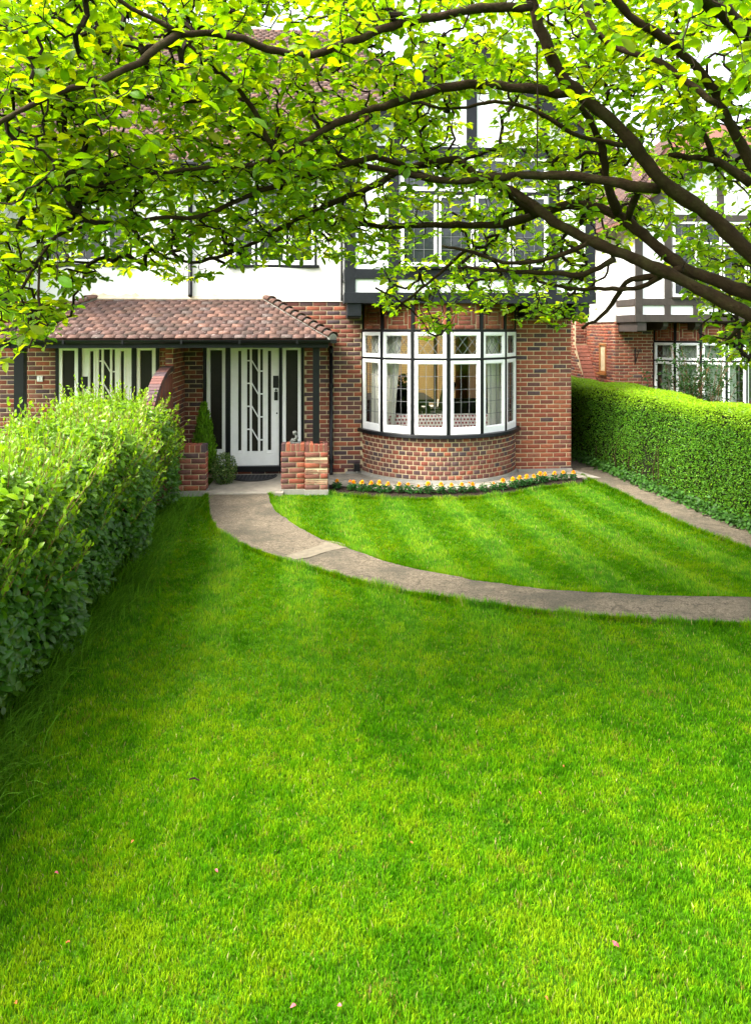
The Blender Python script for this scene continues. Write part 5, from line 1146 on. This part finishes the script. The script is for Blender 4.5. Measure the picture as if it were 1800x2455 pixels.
def leaf_parts(P, nr_, yd, L_, Wf, col, tmpl, matn, parent, k=300, stuffname='foliage', lowprof=((0, .06), (.34, .84), (.70, .96), (1, .10))):
    """the k leaves that show largest become objects, the others one mesh"""
    x, y, z = camxy(P); sc = np.where((x > 0) & (x < 1800) & (y > 0) & (y < 2455) & (z > 1), L_/np.maximum(z, .5), 0)*np.clip(.3+np.abs(np.sum(nr_*unit(np.array(CAM)-P), axis=1)), 0, 1); od = np.argsort(-sc)
    sel, rest = od[:k], od[k:]; pal = {}
    Rm = frames(nr_, yd)
    for i in sel:
        ck = tuple(np.round(np.round(col[i]/.03)*.03+.004, 3))
        if ck not in pal: pal[ck] = np_mesh('leaf', tmpl[0]*np.array((Wf, 1, 1)), np.concatenate([np.array(f) for f in tmpl[1]]), [len(f) for f in tmpl[1]], matn, np.tile(ck, (len(tmpl[0]), 1)), smooth=True)
        A = Rm[i]*L_[i]; p = P[i]; mobj('leaf', pal[ck], parent, Matrix(((A[0, 0], A[0, 1], A[0, 2], p[0]), (A[1, 0], A[1, 1], A[1, 2], p[1]), (A[2, 0], A[2, 1], A[2, 2], p[2]), (0, 0, 0, 1))))
    Vs, Fs, Ts, Cs, off = [], [], [], [], 0; cuts = np.array_split(rng.permutation(rest), 4)
    for sub, (cu, fo, wm) in zip(cuts, ((.08, .15, 1.0), (.22, .30, .92), (.42, .22, 1.06), (.16, .50, .85))):     # flat, cupped, curled and folded leaves
        tv, tf = leaf_tv(lowprof, fo, cu); Rs = frames(nr_[sub], yd[sub])*np.stack([L_[sub]*Wf*wm, L_[sub], L_[sub]], axis=1)[:, None, :]
        V, F, tt, C = stamp(tv, tf, Rs, P[sub], col[sub]); Vs.append(V); Fs.append(F+off); Ts.append(tt); Cs.append(C); off += len(V)
    tag(mobj(stuffname, np_mesh(stuffname, np.vstack(Vs), np.concatenate(Fs), np.concatenate(Ts), matn, np.vstack(Cs), smooth=True), parent), kind='stuff')
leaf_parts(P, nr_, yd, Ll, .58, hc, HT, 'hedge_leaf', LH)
# clipped hedge on the right
RH = thing('hedge', 'neatly clipped dense small-leaved hedge along the side path', 'hedge', (5.2, -2, 0))
ry0, ry1 = -7.5, 3.9
rxf = lambda y: -(4.58+(5.03-4.58)*(1.3-y)/5.05)
hx = lambda P: P*np.array((-1, 1, 1))
hedge_core('dark_core', rxf, .80, 1.36, ry0, ry1, RH, .09).matrix_basis
cobj = [c for c in RH.children][0]; cobj.data.transform(Matrix.Scale(-1, 4, (1, 0, 0))); cobj.data.flip_normals()
P, N = hedge_surface(125000, rxf, .80, 1.40, ry0, ry1, .18, 1.7, .065, (.56, .42, .02))
k = rng.random(len(P)) < np.clip((9/np.maximum(camxy(hx(P))[2], 6))**1.0, .45, 1); P, N = P[k], N[k]; P = P-N*rng.exponential(.028, (len(P), 1)); P, N = hx(P), hx(N); nl = len(P)
nr_ = unit(N*.7+np.array((0, -.1, .5))+rng.normal(0, .5, (nl, 3))); yd = rng.normal(0, 1, (nl, 3))+N*.4+np.array((0, 0, .4)); Ll = rng.uniform(.020, .034, nl)
zt = np.clip((P[:, 2]-1.10)/.28, 0, 1)[:, None]; hc = (np.array((.048, .145, .007))+(np.array((.19, .32, .008))-np.array((.048, .145, .007)))*np.clip(zt+rng.normal(0, .2, (nl, 1)), 0, 1))*rng.uniform(.65, 1.35, (nl, 1))  # leaves lighten near the top: sunlight put into the leaf colour
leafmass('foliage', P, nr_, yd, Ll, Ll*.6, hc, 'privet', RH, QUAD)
g = G()
for y in np.arange(-7, 3.4, .13): x = -rxf(np.array([y]))[0]+.05+rng.uniform(-.03, .05); g.tube([(x, y, -.04), (x+rng.normal(0, .03), y+rng.normal(0, .05), .3), (x+.05, y+rng.normal(0, .08), .8)], [.010, .008, .005], 5)
tag(g.build('stems', 'bark', RH), kind='stuff')
# ivy at its foot
n = 3200; yy = rng.uniform(-5.5, 2.0, n); xx = -rxf(yy)-.02+rng.normal(0, .06, n); P = np.stack([xx, yy, np.abs(rng.normal(0, .07, n))+.01], 1); iv = leafmass('ground_ivy', P, unit(np.array((-.5, -.2, .8))+rng.normal(0, .35, (n, 3))), rng.normal(0, 1, (n, 3)), rng.uniform(.03, .055, n), rng.uniform(.03, .05, n), np.array((.035, .10, .014))*rng.uniform(.5, 1.5, (n, 1)), 'privet', None, SIMPLE)
tag(iv, 'ivy and low weeds creeping along the foot of the clipped hedge', 'ivy')

# ---------------------------------------------------------------- the overhanging tree
TR = thing('tree', 'spreading broad-leaved tree whose dark limbs arch over the whole lawn', 'tree', (3.85, -7.5, -.04))
LIMBS = [ # (points px, depth start, depth end, radius px start, end)
 ([(2130,960),(1950,760),(1800,610),(1700,512),(1613,458),(1558,409),(1515,338),(1449,272),(1384,223),(1340,180),(1302,87),(1270,0),(1245,-120)], 4.9, 4.2, 30, 17),
 ([(1384,226),(1286,218),(1200,205),(1135,200),(1080,205),(1010,224),(895,263),(793,297),(751,331),(679,376)], 4.55, 4.3, 17, 11),
 ([(679,376),(632,331),(619,272),(581,217),(540,180),(497,145),(454,107)], 4.3, 3.9, 9, 4),
 ([(679,376),(657,386),(594,399),(551,399),(475,403),(382,416),(306,424),(230,450)], 4.3, 4.0, 7, 4),
 ([(1272,14),(1145,19),(1063,38),(970,50),(900,78),(817,109),(735,139),(692,133),(599,101),(518,79),(430,80)], 4.2, 3.5, 16, 11),
 ([(430,80),(381,114),(327,158),(261,191),(142,218),(33,272),(-60,330)], 3.5, 3.1, 12, 6),
 ([(430,80),(380,55),(300,15),(240,-30)], 3.5, 3.4, 9, 5),
 ([(2130,985),(1960,850),(1800,757),(1717,714),(1608,659),(1472,599),(1390,567),(1336,537),(1281,501),(1249,463),(1205,452),(1161,430),(1129,409),(1096,381)], 4.9, 5.6, 27, 12),
 ([(1096,381),(1040,392),(954,403),(933,430),(900,444),(790,490),(708,528),(599,588),(518,616),(469,635),(392,616)], 5.6, 5.0, 11, 4),
 ([(2140,980),(1960,790),(1800,703),(1717,676),(1635,643),(1570,588),(1516,539),(1478,510),(1445,501),(1390,488),(1325,496),(1281,518),(1205,539),(1118,539),(1009,539),(900,545),(817,523),(763,507)], 5.0, 6.0, 27, 6),
 ([(1581,452),(1499,447),(1445,430),(1379,422),(1281,420),(1172,425),(1118,436),(1036,430),(954,411),(900,403),(817,387),(779,327)], 4.75, 5.0, 18, 7),
 ([(900,376),(817,398),(735,419),(654,447),(599,468),(518,507),(474,523),(354,523),(245,537),(131,556),(98,616),(60,680)], 5.0, 3.8, 9, 4),
 ([(1040,430),(970,395),(900,376)], 5.0, 5.0, 8, 8),
 ([(2120,900),(1930,600),(1800,392),(1750,305),(1717,218),(1635,125),(1581,87),(1505,33),(1472,0),(1440,-60)], 4.6, 3.9, 22, 13),
 ([(2120,860),(1960,400),(1870,180),(1800,93),(1739,33),(1679,0),(1600,-70)], 4.3, 3.3, 36, 24),
 ([(1385,-20),(1434,98),(1499,125),(1581,142),(1635,190),(1717,250)], 4.4, 4.1, 8, 9),
 ([(1800,441),(1750,403),(1706,376),(1657,376),(1600,372)], 5.0, 5.2, 13, 7),
 ([(1706,376),(1684,316),(1663,261),(1640,215)], 5.1, 5.0, 9, 6),
 ([(1480,508),(1461,463),(1450,419),(1445,349),(1418,294),(1390,251)], 5.35, 4.9, 13, 8),
 ([(1505,525),(1527,463),(1532,440)], 5.3, 4.9, 11, 9),
 ([(1499,349),(1390,332),(1325,289),(1254,251),(1183,240),(1080,267),(1009,245)], 4.9, 4.7, 7, 4),
 ([(1635,643),(1583,663),(1522,665),(1502,673),(1482,701),(1469,734),(1431,765),(1395,787)], 5.15, 5.9, 11, 4),
 ([(1583,663),(1538,688),(1507,698),(1456,691),(1418,691),(1363,692),(1290,675)], 5.2, 6.0, 8, 4),
 ([(1472,621),(1390,665),(1347,654),(1254,654),(1183,648),(1120,640)], 5.2, 6.1, 9, 4),
 ([(1407,583),(1336,616),(1281,627),(1200,632),(1118,599),(1060,590)], 5.2, 6.0, 7, 4),
 ([(1281,518),(1235,478),(1220,470)], 5.6, 5.5, 7, 7),
 ([(98,616),(85,680),(105,740),(90,800),(70,835)], 3.8, 3.7, 4, 3),
 ([(1800,757),(1770,790),(1740,820)], 5.0, 5.6, 7, 4), ([(900,690),(960,720),(1010,760),(1030,800)], 6.1, 6.3, 3, 2), ([(1118,599),(1060,650),(1000,700),(950,740)], 6.0, 6.2, 5, 3)]
NP = []; NRAD = []
def smooth_line(Q, n, it=2):
    Q = resample(Q, n); return Q
for pts, d0, d1, r0, r1 in LIMBS:
    m = len(pts); ds = np.linspace(d0, d1, m); Q = np.array([list(at(x, y, d)) for (x, y), d in zip(pts, ds)])
    Ltot = np.linalg.norm(np.diff(Q, axis=0), axis=1).sum(); n = max(int(Ltot/.06), 6); Q = resample(Q, n); Q[1:-1] += rng.normal(0, .004, (n-2, 3)); t = np.linspace(0, 1, n)
    rr = (.74 if r0 > 15 else .86)*(r0+(r1-r0)*t)*(d0+(d1-d0)*t)/FPX*(1+.07*np.sin(t*Ltot*14+r0)+rng.normal(0, .035, n))
    G().tube([Vector(q) for q in Q], list(rr), 9).build('limb', 'bark', TR, smooth=True); NP.append(Q); NRAD.append(rr)
tb0 = Vector((3.85, -7.5, -.06)); tt_ = at(2128, 955, 4.9)
G().tube([tb0, tb0+Vector((.0, .02, .12)), tb0*.5+tt_*.5+Vector((.05, 0, 0)), tt_, tt_+Vector((-.05, .02, .15))], [.22, .17, .14, .14, .10], 14).build('trunk', 'bark', TR, smooth=True)
# twigs grow from the limbs towards points spread through the crown
DA = np.array([(0,100,3.5),(0,500,3.6),(60,800,3.9),(300,300,3.9),(300,650,4.5),(600,100,4.0),(600,400,4.3),(650,620,5.0),(900,100,4.2),(900,400,5.0),(950,750,6.2),(1100,650,6.2),(1200,300,5.2),(1300,750,6.3),(1350,100,4.5),(1500,450,5.9),(1600,200,4.2),(1750,100,3.5),(1700,500,5.5),(1750,850,6.0),(1550,620,6.0)])
MASK = np.array([(-200,880),(0,870),(60,878),(110,850),(150,800),(165,730),(200,705),(300,690),(420,695),(520,690),(560,655),(640,648),(760,640),(830,645),(895,660),(915,750),(940,780),(985,800),(1020,850),(1060,835),(1100,780),(1180,755),(1250,795),(1310,790),(1340,835),(1370,800),(1405,765),(1440,710),(1475,640),(1600,640),(1650,715),(1690,780),(1720,865),(1780,900),(2100,920)])
def crown_depth(x, y):
    d = ((x[:, None]-DA[:, 0])**2+(y[:, None]-DA[:, 1])**2)/150**2+.05; w_ = 1/d**1.6; return (w_*DA[:, 2]).sum(1)/w_.sum(1)
NT = 7600
tx = rng.uniform(-160, 1960, NT); ml = np.interp(tx, MASK[:, 0], MASK[:, 1]); ty = ml-14-(ml+70)*rng.uniform(0, 1, NT)**.92
ex_ = 1100; tx = np.r_[tx, rng.uniform(-120, 850, ex_)]; ty = np.r_[ty, rng.uniform(-40, 560, ex_)]; NT += ex_
# thinner places where sky and wall show through
holes = [(700,45,90,45),(640,80,60,35),(1060,60,45,45),(950,110,40,30),(1150,290,60,70),(600,680,130,45),(470,620,60,22),(780,660,60,35),(1500,690,90,50),(1560,600,60,40),(340,670,70,30),(1440,640,40,60),(1700,140,60,40)]
keep = np.ones(NT, bool)
for hx_, hy_, a_, b_ in holes: keep &= ~((((tx-hx_)/a_)**2+((ty-hy_)/b_)**2 < 1) & (rng.random(NT) < .85))
clump = vnoise(np.stack([tx/110, ty/80, ty], 1), 1.0, 33); keep &= (rng.random(NT) < .35+.95*clump)
tx, ty = tx[keep], ty[keep]; td = crown_depth(tx, ty)*np.exp(rng.normal(.13, .12, len(tx))); TGT = np.array([list(at(x, y, d)) for x, y, d in zip(tx, ty, td)])
nodes = np.vstack(NP); dirs = np.vstack([np.gradient(q, axis=0) for q in NP]); dirs = unit(dirs)
D0 = np.array([np.min(np.sum((nodes-t)**2, axis=1)) for t in TGT]); order = np.argsort(D0)
cap = len(nodes)+60000; ND = np.zeros((cap, 3)); DD = np.zeros((cap, 3)); nn_ = len(nodes); ND[:nn_] = nodes; DD[:nn_] = dirs; USED = np.zeros(cap); USED[:nn_] = 0
paths = []; par = np.full(cap, -1, int); pidx = []
for i in order:
    T_ = TGT[i]; d2 = np.sum((ND[:nn_]-T_)**2, axis=1)*(1+.12*USED[:nn_]); j = int(np.argmin(d2)); p = ND[j].copy(); USED[j] += 1; v = DD[j].copy(); pth = [p.copy()]; ids = [j]; L_ = np.linalg.norm(T_-p); step = .055
    for k in range(40):
        to_ = T_-p; dist = np.linalg.norm(to_)
        if dist < step: break
        w_ = min(k/3, 1); v = unit(unit(to_)*(.45+.45*w_)+v*(.55-.35*w_)+rng.normal(0, .28, 3)); p = p+v*step; pth.append(p.copy()); ND[nn_] = p; DD[nn_] = v; par[nn_] = ids[-1]; ids.append(nn_); nn_ += 1
    if len(pth) >= 2: paths.append(np.array(pth)); pidx.append(ids)
cnt = np.zeros(nn_); base = len(nodes)
for ids in pidx: cnt[ids[-1]] += 1
for k in range(nn_-1, base-1, -1):
    if par[k] >= base: cnt[par[k]] += cnt[k]
gt_ = G(); lP = []; lN = []; lY = []; lL = []; lC = []
ctr = np.array(CAM)
for q, ids in zip(paths, pidx):
    n = len(q); rr = .0019*np.maximum(cnt[ids[1:]], 1)**.48; rr = np.minimum(np.r_[rr[0], rr], .016); gt_.tube([Vector(a) for a in q], list(rr), 5 if rr[0] > .005 else 4, False)
    def addleaf(p, y_, sc, young):
        nrm = unit(np.array((0, 0, 1.))+rng.normal(0, .42, 3)); y_ = unit(np.array(y_)); lP.append(p+y_*.012); lN.append(nrm); lY.append(y_); lL.append(sc); 
        c = np.array((.10, .20, .010)) if not young else np.array((.17, .25, .012)); lC.append(c*rng.uniform(.65, 1.3)*np.array((rng.uniform(.85, 1.15), 1, 1)))
    end = q[-1]; tdv = unit(q[-1]-q[max(n-3, 0)]); nt_tip = rng.integers(4, 7); ph = rng.uniform(0, 6.28); yg = rng.random() < .35
    for k in range(nt_tip):
        an = ph+k*2.4; o_ = np.array((math.cos(an), math.sin(an), rng.uniform(-.55, .15))); addleaf(end-tdv*.012*k, tdv*.5+o_, rng.uniform(.048, .090), yg)
    for k in range(max(1, int(n*.30)), n-1):
        if rng.random() < .62:
            an = rng.uniform(0, 6.28); o_ = np.array((math.cos(an), math.sin(an), rng.uniform(-.6, .1))); addleaf(q[k], o_+unit(q[k+1]-q[k])*.4, rng.uniform(.042, .082), rng.random() < .25)
tag(gt_.build('twigs', 'twig', TR), kind='stuff')
lP, lN, lY, lL, lC = map(np.array, (lP, lN, lY, lL, lC))
xs_, ys_, zs_ = camxy(lP); kk = ys_ < np.interp(xs_, MASK[:, 0], MASK[:, 1])+22
lP, lN, lY, lL, lC = lP[kk], lN[kk], lY[kk], lL[kk], lC[kk]
print('leaves', len(lP), 'paths', len(paths))
TL = leaf_tv(((0, .05), (.15, .48), (.38, .86), (.62, 1.0), (.82, .80), (.94, .42), (1, .06)), .20, .16)
leaf_parts(lP, lN, lY, lL, .56, lC, TL, 'leaf', TR, 300, 'crown', ((0, .05), (.28, .74), (.64, 1.0), (.90, .56), (1, .05)))
# a few twigs with last year's shoots hanging straight down
for (px, y0, y1, d) in ((1286, 100, 400, 4.4), (1338, 440, 485, 5.3)):
    p, q = at(px, y0, d), at(px+1, y1, d); G().tube([p, (p+q)/2+Vector((.004, 0, 0)), q], [.006, .0055, .004], 5).build('twig', 'twig', TR)
